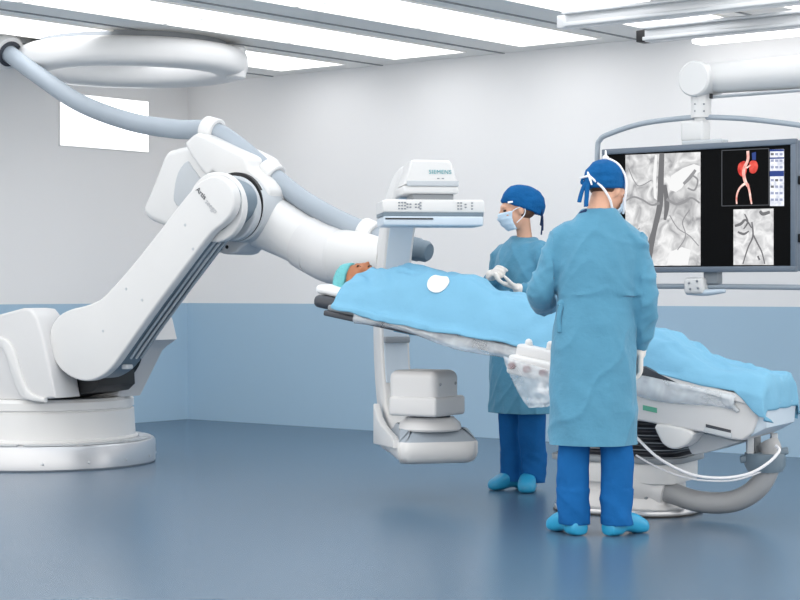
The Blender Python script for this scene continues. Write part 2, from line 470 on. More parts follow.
# turret: near cheek
def sm(pts, n=4): return catmull(pts, n, True)
def P(pl, n): return [uz(x, y, n) for x, y in pl]
ck = [(-75, 399), (-75, 340), (-40, 327), (0, 314), (22, 308), (30, 309), (37, 318), (43, 338), (49, 365), (55, 398), (20, 401)]
b = bmesh.new(); n0 = -.36
add_prism(b, P(ck, n0), RM, n0, n0+.24, .02, 4)
obj('turret_cheek', b, M['white2'], robot)
# recessed arch: raised rim band on the cheek
rim = catmull([(-75, 350), (-30, 338), (-6, 336), (6, 340), (14, 352), (21, 376), (29, 392), (44, 398)], 6)
rim2 = catmull([(44, 402.5), (22, 398), (13, 380), (6, 358), (0, 347), (-10, 343), (-30, 345), (-75, 357)], 6)
b = bmesh.new(); add_prism(b, P(rim+rim2, n0-.02), RM, n0-.022, n0+.02, .012, 3)
obj('cheek_rim', b, M['white'], robot)
# far cheek behind the arm
fk = [(48, 399), (48, 332), (52, 320), (72, 309), (94, 303), (128, 304), (150, 318), (155, 340), (145, 347), (140, 352), (118, 397)]
b = bmesh.new(); add_prism(b, P(fk, .24), RM, .24, .48, .03, 4)
obj('turret_back_cheek', b, M['white2'], robot)
b = bmesh.new(); x, y = uz(87, 307, .3)
add_ell(b, RM @ T(x, y-.005, .33), (.035, .02, .035), 20)
obj('cap_button', b, M['midgrey'], robot)
b = bmesh.new()
add_prism(b, P([(50, 399), (46, 340), (55, 322), (70, 330), (96, 350), (98, 386), (92, 392)], -.12), RM, -.12, .24, .01, 2)
obj('turret_core', b, M['black'], robot, label='black core behind the arm')
b = bmesh.new(); x, y = uz(93, 338, .02)
add_lathe(b, [(0, -.06), (.235, -.06), (.25, -.045), (.25, .26), (0, .26)], RM @ T(x-.03, y-.05, 0), 64)
obj('shoulder_joint', b, M['black'], robot)
# lower arm
out = [(213, 176), (224, 179.5), (232, 189), (234, 202), (230.5, 214), (222, 224), (212, 232), (203, 243), (190, 260), (160, 300), (137, 332), (118, 359), (108, 371), (98, 378), (88, 381), (75, 379), (62, 371), (53, 358), (49, 342), (51.5, 326), (59, 315.5), (70, 309.5), (84, 306), (95, 302), (105, 295), (130, 267.5), (157, 233.5), (180, 203.5), (190, 191.5), (200, 181.5)]
A0 = -.30
b = bmesh.new(); add_prism(b, P(sm(out, 3), A0), RM, A0, A0+.075, .014, 4)
arm = obj('lower_arm_cover', b, M['white'], robot)
def inset(pts, d):
    n = len(pts); res = []
    for i in range(n):
        a, c, e = V(pts[i-1]), V(pts[i]), V(pts[(i+1) % n])
        t = (e-a).normalized(); res.append(tuple(c-V((-t.y, t.x))*d))
    return res
base_o = P(sm(out, 3), A0)
area = sum(base_o[i-1][0]*base_o[i][1]-base_o[i][0]*base_o[i-1][1] for i in range(len(base_o)))
sgn = 1 if area < 0 else -1
b = bmesh.new(); add_prism(b, inset(base_o, .012*sgn), RM, A0+.07, A0+.25, .01, 3)
obj('lower_arm_body', b, M['slate'], robot, label='slate grey side of the arm')
for n_ in (.115, .165, .21):
    seg = [(211, 232), (202, 243.5), (189, 260.5), (160, 300.5), (137, 332.5), (119, 359)]
    b = bmesh.new(); c2 = P(seg, A0)
    add_tube(b, [S+U*(x-.004)+Z*(y)+NB*(A0+n_) for x, y in c2], .0085, 8, 4)
    obj('side_ridge', b, M['hose'] if n_ != .165 else M['lightgrey'], robot)
for px, py in ((112, 366), (124, 367)):
    b = bmesh.new(); q = rp(px, py, A0+.1); add_box(b, frame(q+NB*.03, U, Z, NB), (.05, .03, .06), .008); obj('cable_clip', b, M['lightgrey'], robot)
for px, py in ((126, 289), (142, 300), (103, 331), (185, 225), (193, 249)):
    b = bmesh.new(); x, y = uz(px, py, A0); add_lathe(b, [(0, A0-.003), (.008, A0-.003), (.01, A0+.001)], RM @ T(x, y, 0), 12); obj('screw_cap', b, M['lightgrey'], robot)
# lettering on the arm, running along the arm's slope
def arm_text(txt, px, py, size, m, ang):
    x, y = uz(px, py, A0)
    mx = RM @ T(x, y, A0-.0035) @ Matrix.Rotation(R(ang), 4, 'Z')
    # mirror depth so letters face the camera
    add_text(txt, size, mx, m, robot)
arm_text('Artis', 201.5, 193.5, .046, M['greytext'], -42)
arm_text('zeego', 211.5, 206.5, .046, M['paletext'], -42)
# elbow joint rings (axis along NB)
ex, ey = uz(204, 207, A0)
b = bmesh.new(); add_lathe(b, [(0, -.07), (.19, -.07), (.2, -.06), (.2, -.02), (.188, -.015), (.188, .0), (.205, .01), (.205, .2), (0, .2)], RM @ T(ex+.015, ey, 0), 64)
obj('elbow_joint', b, M['lightgrey'], robot)
b = bmesh.new(); add_lathe(b, [(.16, .0), (.212, .0), (.212, .03), (.16, .03)], RM @ T(ex+.0, ey+.012, 0), 64, closed=True)
obj('elbow_seal', b, M['black'], robot)
b = bmesh.new(); add_lathe(b, [(.15, -.215), (.205, -.215), (.211, -.209), (.211, -.165), (.205, -.158), (.15, -.158)], RM @ T(ex+.014, ey+.002, 0), 64, closed=True)
obj('elbow_ring', b, M['white'], robot)
# elbow housing (left block, upper fairing)
lb = [(142, 209), (147, 196), (157, 171), (164, 154), (172, 149), (190, 147), (215, 160), (230, 200), (215, 235), (185, 235), (163, 226), (147, 219)]
b = bmesh.new(); add_prism(b, P(sm(lb, 3), .14), RM, .14, .46, .045, 5)
obj('elbow_housing', b, M['white'], robot)
sc = [(176, 205), (174, 190), (178, 172), (187, 161), (193, 168), (205, 188), (200, 215)]
b = bmesh.new(); add_prism(b, P(sm(sc, 3), .135), RM, .132, .16, .01, 3)
obj('housing_recess', b, M['lightgrey'], robot)
uf = [(185, 147), (188, 139), (194, 134), (200, 134), (225, 146), (241, 154), (246, 159), (249, 168), (262, 180), (268, 190), (266, 202), (260, 209), (247, 204), (240, 196), (236, 184), (229, 180), (220, 178), (212, 172), (205, 176)]
b = bmesh.new(); add_prism(b, P(sm(uf, 3), .06), RM, .06, .42, .035, 5)
obj('elbow_fairing', b, M['white'], robot)
lf = [(232, 206), (246, 205), (262, 210), (260, 226), (252, 240), (240, 248), (235, 253), (226, 254.5), (216, 251), (211, 245), (222, 236), (231, 222)]
b = bmesh.new(); add_prism(b, P(sm(lf, 3), .1), RM, .1, .34, .022, 4)
obj('elbow_underside_cover', b, M['white2'], robot)
for px, py in ((216, 247.5), (221, 248.5), (227, 247)):
    b = bmesh.new(); x, y = uz(px, py, .1); add_ell(b, RM @ T(x, y, .1), .012, 10); obj('cable_plug', b, M['black'], robot)
# forearm: loft along its axis
FN = .22
ax = [(246, 214, .17), (262, 219, .178), (278, 227, .168), (300, 239, .155), (316, 248, .158)]
b = bmesh.new(); add_tube(b, [rp(x, y, FN) for x, y, r in ax], [r for *_, r in ax], 40, 6)
obj('forearm', b, M['white'], robot)
ax = [(305, 242, .164), (317.5, 249, .166), (319, 249.8, .166), (334, 256, .17), (352, 260, .15)]
b = bmesh.new(); add_tube(b, [rp(x, y, FN) for x, y, r in ax], [r for *_, r in ax], 40, 6)
obj('forearm_end', b, M['white2'], robot)
# hose clamps with their feet on the arm
for px, py, i0, i1 in ((212, 131, (200, 131), (226, 138)), (270, 174, (262, 167), (279, 181)), (369, 234, (360, 230), (379, 238))):
    d = (rp(*i1, .26)-rp(*i0, .26)).normalized(); x = d.cross(NB).normalized()
    if x.z < 0: x = -x
    mx = frame(rp(px, py, .26), NB, x, d)
    b = bmesh.new()
    add_lathe(b, [(.063, -.05), (.08, -.05), (.087, -.043), (.087, .043), (.08, .05), (.063, .05)], mx, 40, closed=True)
    obj('hose_clamp', b, M['white'], robot)
    b = bmesh.new(); add_box(b, mx @ T(0, -.15, 0), (.12, .14, .085), .015)
    obj('clamp_foot', b, M['white'], robot)

# C arm
I = V((.174, 10.05, 0)); CS = V((.947, .32, 0)).normalized(); CC = V((CS.y, -CS.x, 0))
CM = frame(I, CC, Z, CS)       # profile plane (c, z), depth along s
def cprof():
    o, i = [], []
    o += [(-.10, 1.82), (-.22, 1.84), (-.36, 1.815), (-.47, 1.75), (-.57, 1.65), (-.655, 1.52), (-.72, 1.38), (-.765, 1.2), (-.782, 1.0), (-.77, .75), (-.72, .52), (-.64, .36), (-.52, .27), (-.35, .24)]
    i += [(-.35, .36), (-.47, .40), (-.545, .50), (-.595, .66), (-.625, .85), (-.63, 1.0), (-.61, 1.22), (-.56, 1.40), (-.50, 1.53), (-.43, 1.615), (-.34, 1.67), (-.22, 1.70), (-.10, 1.70)]
    return catmull(o, 5)+catmull(i, 5)
b = bmesh.new(); add_prism(b, cprof(), CM, -.088, .088, .018, 3)
obj('c_arm', b, M['white'], robot)
b = bmesh.new()
ipts = catmull([(-.575, .62), (-.61, .78), (-.622, 1.0), (-.603, 1.22), (-.553, 1.40), (-.493, 1.53), (-.423, 1.612), (-.33, 1.668)], 6)
add_prism(b, ipts+[(c-.03, z) for c, z in ipts[::-1]], CM, -.07, .07, .004, 2)
inner = obj('inner_track', b, M['paleblue'], robot, label='pale blue grey inner face of the C')
b = bmesh.new(); 
for z in (1.33, 1.22, 1.4):
    q = I+CC*-.605+Z*z+CS*.0; add_ell(b, T(q), .008, 8)
obj('track_screw', b, M['midgrey'], robot)
b = bmesh.new(); add_box(b, CM @ T(-.60, .865, 0), (.04, .035, .15), .006); obj('track_stop', b, M['midgrey'], robot)
# wrist flange between forearm and column
b = bmesh.new()
w0 = rp(342, 257, FN); w1 = I+CC*-.72+Z*1.33
wd = (w1-w0)
add_tube(b, [w0-wd*.25, w0, w0+wd*.45, w0+wd*.8, w1], [.15, .165, .15, .12, .10], 36, 6)
obj('wrist', b, M['white'], robot)
b = bmesh.new(); add_prism(b, P(sm([(352, 243), (366, 238), (378, 243), (378, 250), (366, 250), (350, 256), (343, 262), (344, 250)], 4), .12), RM, .08, .32, .02, 4)
obj('wrist_shroud', b, M['white'], robot)

# flat detector on the top of the C, turned a little against it
CM_S, CM_C = CS, CC
CS = V((.993, .12, 0)).normalized(); CC = V((CS.y, -CS.x, 0))
DM = frame(I, CS, CC, Z)      # x along s, y along c (towards the viewer), z up
def dbox(name, s0, s1, c0, c1, z0, z1, m, bev=.015, taper=None, label=None, parent=None):
    b = bmesh.new(); add_box(b, DM @ T((s0+s1)/2, (c0+c1)/2, (z0+z1)/2), (s1-s0, c1-c0, z1-z0), bev, 4, taper)
    return obj(name, b, m, parent or robot, label=label)
b = bmesh.new()   # housing: trapezoid seen from the front
add_prism(b, [(-.165, 1.715), (.128, 1.715), (.124, 1.735), (.092, 1.835), (.078, 1.848), (-.112, 1.852), (-.127, 1.845)], frame(I, CS, Z, CC), -.2, .10, .014, 4)
obj('detector_housing', b, M['white'], robot)
dbox('vent_grille', -.15, .131, .02, .108, 1.708, 1.738, M['lightgrey'], .004)
dbox('detector_collar', -.17, .133, -.22, .10, 1.668, 1.712, M['white'], .012)
dbox('detector_neck', -.115, .108, -.2, .07, 1.62, 1.672, M['midgrey'], .01)
b = bmesh.new()
add_prism(b, [(-.285, 1.565), (.268, 1.565), (.268, 1.625), (.256, 1.636), (-.265, 1.636), (-.285, 1.625)], frame(I, CS, Z, CC), -.2, .125, .012, 3)
panel = obj('detector_control_panel', b, M['white'], robot)
dbox('detector_groove', -.283, .264, -.19, .118, 1.545, 1.567, M['slate'], .003)
dbox('detector_plate', -.28, .264, -.195, .122, 1.494, 1.548, M['paleblue'], .012)
b = bmesh.new(); add_box(b, DM @ T(-.14, .124, 1.532), (.26, .006, .008), .002); obj('detector_slot', b, M['black'], robot)
for px0, n_, rows in ((-.215, 3, 3), (-.17, 2, 2), (-.125, 2, 2), (-.10, 1, 3), (.105, 2, 3), (.145, 1, 2), (.18, 1, 3)):
    for q in range(n_):
        for r_ in range(rows):
            b = bmesh.new(); add_box(b, DM @ T(px0+.02+q*.016, .127, 1.606+(r_-1)*.016+(rows == 2)*.008-.004), (.011, .006, .008), .002, 2)
            obj('control_button', b, M['midgrey'], robot)
add_text('SIEMENS', .031, frame(I+CS*.03+CC*.1025+Z*1.784, CS, Z, CC), M['logo'], robot, label='teal brand lettering', space=1.08)
for q in (.02, .045):
    b = bmesh.new(); add_box(b, DM @ T(q, .101, 1.75), (.012, .004, .006)); obj('indicator', b, M['midgrey'], robot)

# tube unit on the bottom of the C
CS, CC = CM_S, CM_C
DM = frame(I, CS, CC, Z)
pl = [(-.09, -.64), (-.115, -.5), (-.21, .0), (-.2, .07), (-.16, .115), (.0, .13), (.16, .13), (.215, .1), (.23, .03), (.15, -.45), (.10, -.64)]
plo = sm(pl, 5)
pa = sum(plo[i-1][0]*plo[i][1]-plo[i][0]*plo[i-1][1] for i in range(len(plo))); psg = -1 if pa > 0 else 1
def lev(d, z, k=0): return [tuple(DM @ V((x, y, z+k*max(0, -.1-y)))) for x, y in (inset(plo, d*psg) if d else plo)]
b = bmesh.new()
add_loft(b, [lev(.075, .212, .02), lev(.05, .216, .025), lev(.025, .228, .03), lev(.008, .248, .03), lev(0, .275, .02), lev(0, .325), lev(.006, .333), lev(.02, .336)])
obj('tube_carrier', b, M['white'], robot)
b = bmesh.new(); add_loft(b, [lev(.003, .325), lev(.008, .338), lev(.07, .396), lev(.085, .40)])
obj('carrier_top_plate', b, M['hose'], robot, label='light grey sloping top')
b = bmesh.new(); fl_ = [(-.60, .27), (-.60, .50), (-.56, .475), (-.48, .435), (-.35, .40), (-.15, .375), (.0, .36), (.06, .345), (.06, .30)]
for x0, x1, y0, y1 in ((-.107, -.207, -.60, .06),):
    d_ = V((x1-x0, y1-y0, 0)).normalized(); nn_ = V((d_.y, -d_.x, 0))
    wd_ = lambda v: (DM.to_3x3() @ v)
    o_ = DM @ V((x0, y0, 0))
    add_prism(b, [(c+.60, z) for c, z in fl_], frame(o_, wd_(d_), Z, wd_(nn_)), -.035, .004, .008, 3)
obj('carrier_flank', b, M['white'], robot)
b = bmesh.new(); add_lathe(b, [(0, .388), (.165, .388), (.172, .398), (.165, .43), (.13, .46), (0, .46)], DM @ T(.0, -.03, 0), 56)
obj('tube_swivel', b, M['white2'], robot)
b = bmesh.new(); add_lathe(b, [(0, .46), (.11, .46), (.11, .476), (0, .476)], DM @ T(0, -.03, 0), 40); obj('swivel_gap', b, M['dark'], robot)
al = R(32); e1 = V((math.cos(al), -math.sin(al), 0)); e2 = V((math.sin(al), math.cos(al), 0))
bc = I+V((-.05, -.02, 0))
BM = frame(bc, e1, e2, Z)
b = bmesh.new(); add_box(b, BM @ T(.0, .01, .595), (.30, .27, .245), .045, 5); obj('x_ray_tube_box', b, M['white2'], robot)
b = bmesh.new(); add_box(b, BM @ T(.015, .02, .525), (.30, .32, .105), .018, 4); obj('tube_box_skirt', b, M['white2'], robot)
for q in (-.08, .08):
    b = bmesh.new(); add_ell(b, BM @ T(.150, .01+q, .645), .009, 8); obj('tube_box_screw', b, M['midgrey'], robot)
# lettering on the left flank of the tube carrier
p0, p1 = V((-.107, -.60)), V((-.207, .06))
q0 = I+CS*p0.x+CC*p0.y; q1 = I+CS*p1.x+CC*p1.y; e = (q1-q0).normalized(); nn = e.cross(Z)
add_text('Artis zeego', .05, frame((q0*.55+q1*.45)+Z*.345+nn*.0055, e, Z, nn), M['paletext'], robot, label='pale grey lettering')

# ------------------------------------------------------------------ the table
TB = R(28)
Dh = V((math.cos(TB), -math.sin(TB), 0)); far = V((math.sin(TB), math.cos(TB), 0))
T0 = V((.882, 9.6, .831)); sl = -.181
tx = (Dh+Z*sl).normalized(); tz = tx.cross(far)
TM = frame(T0, tx, far, tz)
nearp = T0-far*.262
def tp(px, py, y=-.262):
    p = onplane(px, py, T0+far*y, far)-T0
    return (p.dot(tx), p.dot(tz))
PM = frame(T0, tx, tz, far)
PB = V(((628-400)/F*9.67, 9.67, 0))
table = thing('operating_table', PB, 'tilted white operating table on a ribbed pedestal behind the surgeon', 'operating table')
b = bmesh.new(); add_box(b, TM @ T(-.12, 0, -.045), (2.46, .50, .03), .008, 3); obj('table_top', b, M['dark'], table, label='dark carbon table plate')
b = bmesh.new(); add_box(b, TM @ T(-.12, 0, -.014), (2.44, .47, .034), .012, 3); obj('mattress', b, M['midgrey'], table)
b = bmesh.new(); add_box(b, TM @ T(-1.36, 0, .003), (.20, .40, .07), .03, 4); obj('head_cushion', b, M['dark'], table, label='charcoal cushion at the head end')
# body of the table under the foot half
bd = [(604, 372), (650, 375), (700, 389), (752, 401), (757, 404), (757, 420), (752, 433), (742, 440.5), (728, 439), (705, 433), (640, 421), (606, 414), (575, 402), (568, 372)]
b = bmesh.new(); add_prism(b, [tp(*q) for q in bd], PM, -.262, .262, .012, 3)
obj('table_body', b, M['white2'], table)
b = bmesh.new()
q = [tp(640, 369, -.275), tp(757, 398, -.275), tp(755, 406, -.275), tp(640, 377, -.275)]
add_prism(b, q, PM, -.285, -.245, .006, 2); obj('side_rail', b, M['white'], table)
b = bmesh.new(); add_prism(b, [tp(641, 367), tp(645, 366), tp(678, 382), tp(642, 377)], PM, -.289, -.25, .002, 2); obj('rail_gap_shade', b, M['dark'], table)  # dark wedge standing in for the shade in the gap between drape and rail
b = bmesh.new(); add_prism(b, [tp(650, 381), tp(733, 399), tp(733, 403), tp(690, 396)], PM, -.268, -.25, .002, 2); obj('rail_recess', b, M['midgrey'], table)
b = bmesh.new(); add_prism(b, [tp(706, 424), tp(731, 430), tp(731, 433), tp(706, 427)], PM, -.266, -.25); obj('slot', b, M['dark'], table)
b = bmesh.new(); add_prism(b, [tp(705, 427), tp(732, 433), tp(732, 438), tp(703, 432)], PM, -.268, -.25, .003, 2); obj('foot_cover', b, M['lightgrey'], table)
b = bmesh.new(); add_prism(b, [tp(643, 405), tp(657, 408), tp(657, 413), tp(643, 410)], PM, -.2645, -.25); obj('sticker', b, M['green'], table, label='small green sticker')
b = bmesh.new()
add_box(b, PM @ T(*tp(731, 404), -.275) @ Matrix.Rotation(R(45), 4, 'Z'), (.05, .018, .02), .004); add_box(b, PM @ T(*tp(735, 407), -.275) @ Matrix.Rotation(R(-35), 4, 'Z'), (.06, .018, .02), .004)
obj('rail_latch', b, M['lightgrey'], table)
lobe = [(657, 424), (692, 431), (691, 440), (684, 446.5), (675, 449), (666, 446), (660, 438)]
b = bmesh.new(); add_prism(b, [tp(*q) for q in sm(lobe, 3)], PM, -.275, .0, .012, 3); obj('tilt_bracket', b, M['white'], table)
hb = [(690, 432), (735, 441), (725, 447), (700, 454), (690, 452)]
b = bmesh.new(); add_prism(b, [tp(*q, -.12) for q in sm(hb, 3)], PM, -.12, .2, .01, 3); obj('body_keel', b, M['lightgrey'], table)
# foot end plate
# pedestal
pm = frame(PB, Dh, far, Z)
def rr(w, d, r, n=6):
    pts = []
    for cx, cy, a0 in ((w-r, d-r, 0), (-w+r, d-r, 90), (-w+r, -d+r, 180), (w-r, -d+r, 270)):
        for k in range(n+1): a = R(a0+90*k/n); pts.append((cx+r*math.cos(a), cy+r*math.sin(a)))
    return pts
b = bmesh.new(); add_prism(b, rr(.38, .30, .26, 10), pm, 0, .038, .014, 3); obj('base_plate', b, M['steel'], table, label='polished steel base plate')
b = bmesh.new(); add_prism(b, rr(.383, .303, .26, 10), pm, 0, .008); obj('base_seal', b, M['black'], table)
b = bmesh.new()
add_loft(b, [[tuple(pm @ V((x, y, z))) for x, y in rr(w, d, .06)] for w, d, z in ((.30, .235, .038), (.275, .215, .06), (.262, .205, .12), (.262, .205, .165))])
obj('pedestal_foot', b, M['white2'], table)
b = bmesh.new(); add_prism(b, rr(.325, .245, .10), pm, .165, .27, .008, 3); obj('pedestal_block', b, M['white'], table)
b = bmesh.new(); add_prism(b, rr(.36, .265, .12), pm, .27, .30, .006, 2); obj('bellows_flange', b, M['midgrey'], table)
b = bmesh.new(); z = .30; rings = []
for k in range(11):
    w = .335 if k % 2 == 0 else .308
    for dz, ww in ((0, w), (.006, w)):
        rings.append([tuple(pm @ V((x, y, z+dz))) for x, y in rr(ww-.0, ww-.09, .10)])
    z += .0185
add_loft(b, rings); obj('bellows', b, M['dark'], table, ang=20, label='dark ribbed bellows')
b = bmesh.new()
for k in range(0, 11, 2):
    add_prism(b, rr(.338, .248, .10), pm, .3005+k*.0185, .3005+k*.0185+.004)
obj('bellows_edge', b, M['midgrey'], table)
b = bmesh.new(); add_box(b, pm @ T(-.02, 0, .56), (.5, .36, .14), .02); obj('lift_head', b, M['lightgrey'], table)
# hose connector on the base, big hose and end bracket
cp = at(657, 489, 9.42); b = bmesh.new()
hd = (at(675, 494, 9.38)-cp).normalized(); hx = hd.cross(Z).normalized()
hm = frame(cp, hx, hx.cross(hd), hd)
add_lathe(b, [(0, -.12), (.085, -.12), (.075, -.05), (.062, -.02), (.066, .0), (.07, .03), (.07, .045), (.05, .05), (0, .05)], hm, 32); obj('hose_flange', b, M['white2'], table)
for px, py in ((645, 490), (646, 497)):
    b = bmesh.new(); q = at(px, py, 9.41); add_ell(b, T(q), (.014, .02, .014), 12); obj('base_socket', b, M['midgrey'], table)
hpts = [cp+hd*.03, at(676, 494.5, 9.38), at(694, 500.5, 9.33), at(716, 503, 9.26), at(738, 500, 9.2), at(757, 488, 9.15), at(768, 470, 9.12), at(771, 452, 9.12), at(768, 443, 9.14)]
b = bmesh.new(); add_tube(b, hpts, .051, 22, 22, ridge=.07); obj('corrugated_hose', b, M['hose2'], table, ang=None, label='grey corrugated hose')
b = bmesh.new()
q = at(760, 452, 9.12); bx_ = frame(q, Dh, far, Z)
add_box(b, frame(at(764, 455, 9.12), V((.97, -.15, .2)).normalized(), V((.15, .97, 0)).normalized(), Z), (.24, .05, .035), .008)
add_lathe(b, [(0, -.09), (.085, -.09), (.1, -.06), (.1, 0), (0, 0)], T(at(765, 453, 9.13)), 28)
obj('hose_bracket', b, M['slate'], table)
for px, dy in ((750, 0), (757, .05), (774, .12)):
    b = bmesh.new(); q = at(px, 447, 9.12+dy); add_box(b, T(q) @ T(0, 0, .0), (.035, .03, .14), .005); obj('bracket_post', b, M['lightgrey' if px != 757 else 'midgrey'], table)
# end box of the body facing right
b = bmesh.new(); add_prism(b, [tp(757, 402, -.24), tp(768, 405, -.24), tp(766, 428, -.24), tp(750, 437, -.24)], PM, -.24, .25, .01, 3); obj('end_plate', b, M['paleblue'], table)

# thin white cables
def cable(pts, r, label):
    b = bmesh.new(); add_tube(b, [at(*p) for p in pts], r, 10, 10)
    o = obj('cable', b, M['tape']); tag(o, label, 'cable'); rebase(o, at(*pts[0])); return o
cable([(628, 428, 9.28), (640, 441, 9.22), (660, 459, 9.12), (690, 474, 9.05), (720, 478, 9.0), (748, 474, 8.98), (768, 463, 8.98), (779, 451, 9.0), (776, 446, 9.05)], .0075, 'thin white cable looping nearest from the pedestal to the foot end')
cable([(636, 455, 9.34), (655, 466, 9.28), (680, 476, 9.2), (705, 480.5, 9.15), (735, 480, 9.1), (764, 470, 9.05), (775, 458, 9.04)], .005, 'thinner pale cable hanging just below the white cable loop')

# pillow
b = bmesh.new(); add_box(b, TM @ T(-1.31, .02, .066), (.34, .38, .056), .027, 5)
b = remesh(b, .012, 8); wrinkle(b, lambda p: .006*noise.noise(p*12))
o = obj('pillow', b, M['pillow'], ang=None); tag(o, 'flat white pillow under the head of the patient', 'pillow'); rebase(o, TM @ V((-1.30, 0, .05)))

# ------------------------------------------------------------------ people: shared builders
def add_head(bm, mx, k=.93):
    m = mx @ Matrix.Scale(k, 4)
    add_ell(bm, m @ T(0, -.014, .03), (.077, .098, .098), 28)
    add_ell(bm, m @ T(0, .03, -.04), (.062, .073, .085), 24)
    add_ell(bm, m @ T(0, .068, -.1), (.032, .03, .024), 16)
    add_ell(bm, m @ T(0, .086, .014), (.05, .016, .014), 16)
    add_ell(bm, m @ T(0, .101, -.022) @ Matrix.Rotation(R(18), 4, 'X'), (.012, .016, .034), 14)
    add_ell(bm, m @ T(0, .115, -.044), (.017, .015, .012), 14)
    add_ell(bm, m @ T(0, .094, -.072), (.025, .012, .007), 14); add_ell(bm, m @ T(0, .092, -.083), (.022, .012, .008), 14)
    for s in (-1, 1):
        add_ell(bm, m @ T(s*.045, .07, -.035), (.022, .022, .02), 14)
        add_ell(bm, m @ T(s*.078, -.006, -.02) @ Matrix.Rotation(R(12), 4, 'X'), (.011, .021, .034), 14)
def add_eyes(mx, parent, k=.93):
    for s in (-1, 1):
        b = bmesh.new(); add_ell(b, mx @ Matrix.Scale(k, 4) @ T(s*.031, .083, -.008), (.015, .012, .008), 14)
        obj('eye', b, M['eye'], parent)
def add_hand(bm, mx, side, curl=(.5, .5, .5, .5), sc=1.0, thumb=.4, r0=.0095):
    m = mx @ Matrix.Scale(sc, 4)
    t = bmesh.new()
    add_box(t, T(0, .045, 0), (.078, .10, .027), .012, 4); add_ell(t, T(0, -.005, 0), (.03, .03, .021), 14)
    add_ell(t, T(side*.027, .03, -.008), (.017, .032, .016), 12)
    for i, (x, L) in enumerate(((.03, .070), (.010, .079), (-.010, .074), (-.029, .058))):
        x *= side; a = 0; p = V((x, .088, 0)); pts = [V((x, .07, 0)), p]
        for s_, w in ((.45, .7), (.3, 1.0), (.25, .8)):
            a += curl[i]*w; p = p+V((x*.06, math.cos(a), -math.sin(a)))*(L*s_); pts.append(p)
        add_limb(t, pts, [r0, r0, r0*.95, r0*.88, r0*.78], 10, 3)
    a = thumb
    pts = [V((side*.026, .015, -.006)), V((side*.045, .045, -.014)), V((side*(.062-.02*a), .075, -.022-.02*a)), V((side*(.066-.035*a), .098, -.03-.03*a))]
    add_limb(t, pts, [.013, .012, .0105, .0085], 10, 4)
    merge(bm, t, m)
def clog(mx, parent, name='clog'):
    b = bmesh.new(); rings = []
    rows = [(-.115, .030, .016, .060), (-.108, .042, .003, .068), (-.08, .047, 0, .074), (-.045, .046, 0, .082), (-.02, .045, .012, .094), (.015, .047, .013, .106), (.055, .051, .003, .098), (.09, .052, 0, .080), (.118, .046, .002, .064), (.133, .032, .008, .050), (.14, .014, .018, .036)]
    for y, w, z0, z1 in catmull(rows, 4):
        rings.append([tuple(mx @ V((w*math.copysign(abs(math.cos(a))**.75, math.cos(a)), y, (z0+z1)/2+(z1-z0)/2*math.copysign(abs(math.sin(a))**.7, math.sin(a))))) for a in [2*math.pi*k/20 for k in range(20)]])
    add_loft(b, rings); c = obj(name, b, M['clog'], parent, ang=50)
    return c
def cap_mesh(mx, c, r, tilt, lo):
    """dome in a frame tilted back by `tilt` degrees, cut off flat at height lo"""
    t = bmesh.new(); bmesh.ops.create_uvsphere(t, u_segments=36, v_segments=24, radius=1)
    for v in t.verts:
        k = 1-.10*max(0, v.co.z)**2; v.co.x *= k*1.0
        v.co.z = math.copysign(abs(v.co.z)**.82, v.co.z)
    bmesh.ops.scale(t, vec=r, verts=t.verts); bmesh.ops.translate(t, vec=c, verts=t.verts)
    bmesh.ops.bisect_plane(t, geom=t.verts[:]+t.edges[:]+t.faces[:], plane_co=(0, 0, lo), plane_no=(0, 0, 1), clear_inner=True)
    bmesh.ops.holes_fill(t, edges=[e for e in t.edges if e.is_boundary], sides=0)
    bmesh.ops.transform(t, matrix=mx @ Matrix.Rotation(R(tilt), 4, 'X'), verts=t.verts)
    t2 = remesh(t, .0055, 3)
    wrinkle(t2, lambda p: .003*noise.noise(V((p.x*18, p.y*18, p.z*40)))+.003*ridged(p, 11, 11, 24))
    return t2
def ribbon(bm, pts, r, axis, k=.25, n=6): add_tube(bm, pts, r, 8, n, flat=(axis, k))

# ------------------------------------------------------------------ patient
hx0 = -1.315
HM = TM @ T(hx0, 0, .195) @ Matrix.Rotation(R(90), 4, 'Z') @ Matrix.Rotation(R(90), 4, 'X')
# head space: +y face -> table up, +z crown -> towards the head end
HMp = TM @ T(hx0, 0, .142) @ frame(V((0, 0, 0)), V((0, -1, 0)), V((.10, 0, .995)), V((-.995, 0, .10)))
b = bmesh.new(); add_head(b, HMp)
def tl(pts): return [TM @ V(p) for p in pts]
add_limb(b, tl([(-1.25, 0, .135), (-1.03, 0, .13)]), [.055, .06])
tor = bmesh.new()
rows = [(-1.08, .06, .05), (-1.0, .14, .07), (-.85, .16, .095), (-.65, .155, .10), (-.45, .15, .095), (-.3, .15, .09), (-.18, .135, .075)]
add_loft(tor, [[tuple(TM @ V((x, w*math.cos(a), .11+h*math.sin(a)))) for a in [2*math.pi*k/28 for k in range(28)]] for x, w, h in catmull(rows, 4)])
merge(b, tor)
for s in (-1, 1):
    add_limb(b, tl([(-.96, s*.15, .10), (-.68, s*.17, .07), (-.45, s*.165, .055), (-.32, s*.155, .05)]), [.05, .04, .034, .027])
    add_ell(b, TM @ T(-.25, s*.15, .045), (.08, .033, .02), 14)
    add_limb(b, tl([(-.25, s*.085, .10), (.05, s*.09, .085), (.2, s*.09, .075), (.42, s*.09, .055)]), [.08, .062, .052, .036])
    add_limb(b, tl([(.42, s*.09, .05), (.45, s*.10, .10), (.46, s*.11, .15)]), [.036, .035, .025])
b = remesh(b, .009, 3)
patient = obj('person', b, M['skin2'], ang=None); tag(patient, 'person lying on the operating table under a blue drape, face up', 'person')
rebase(patient, TM @ V((-.4, 0, 0)))
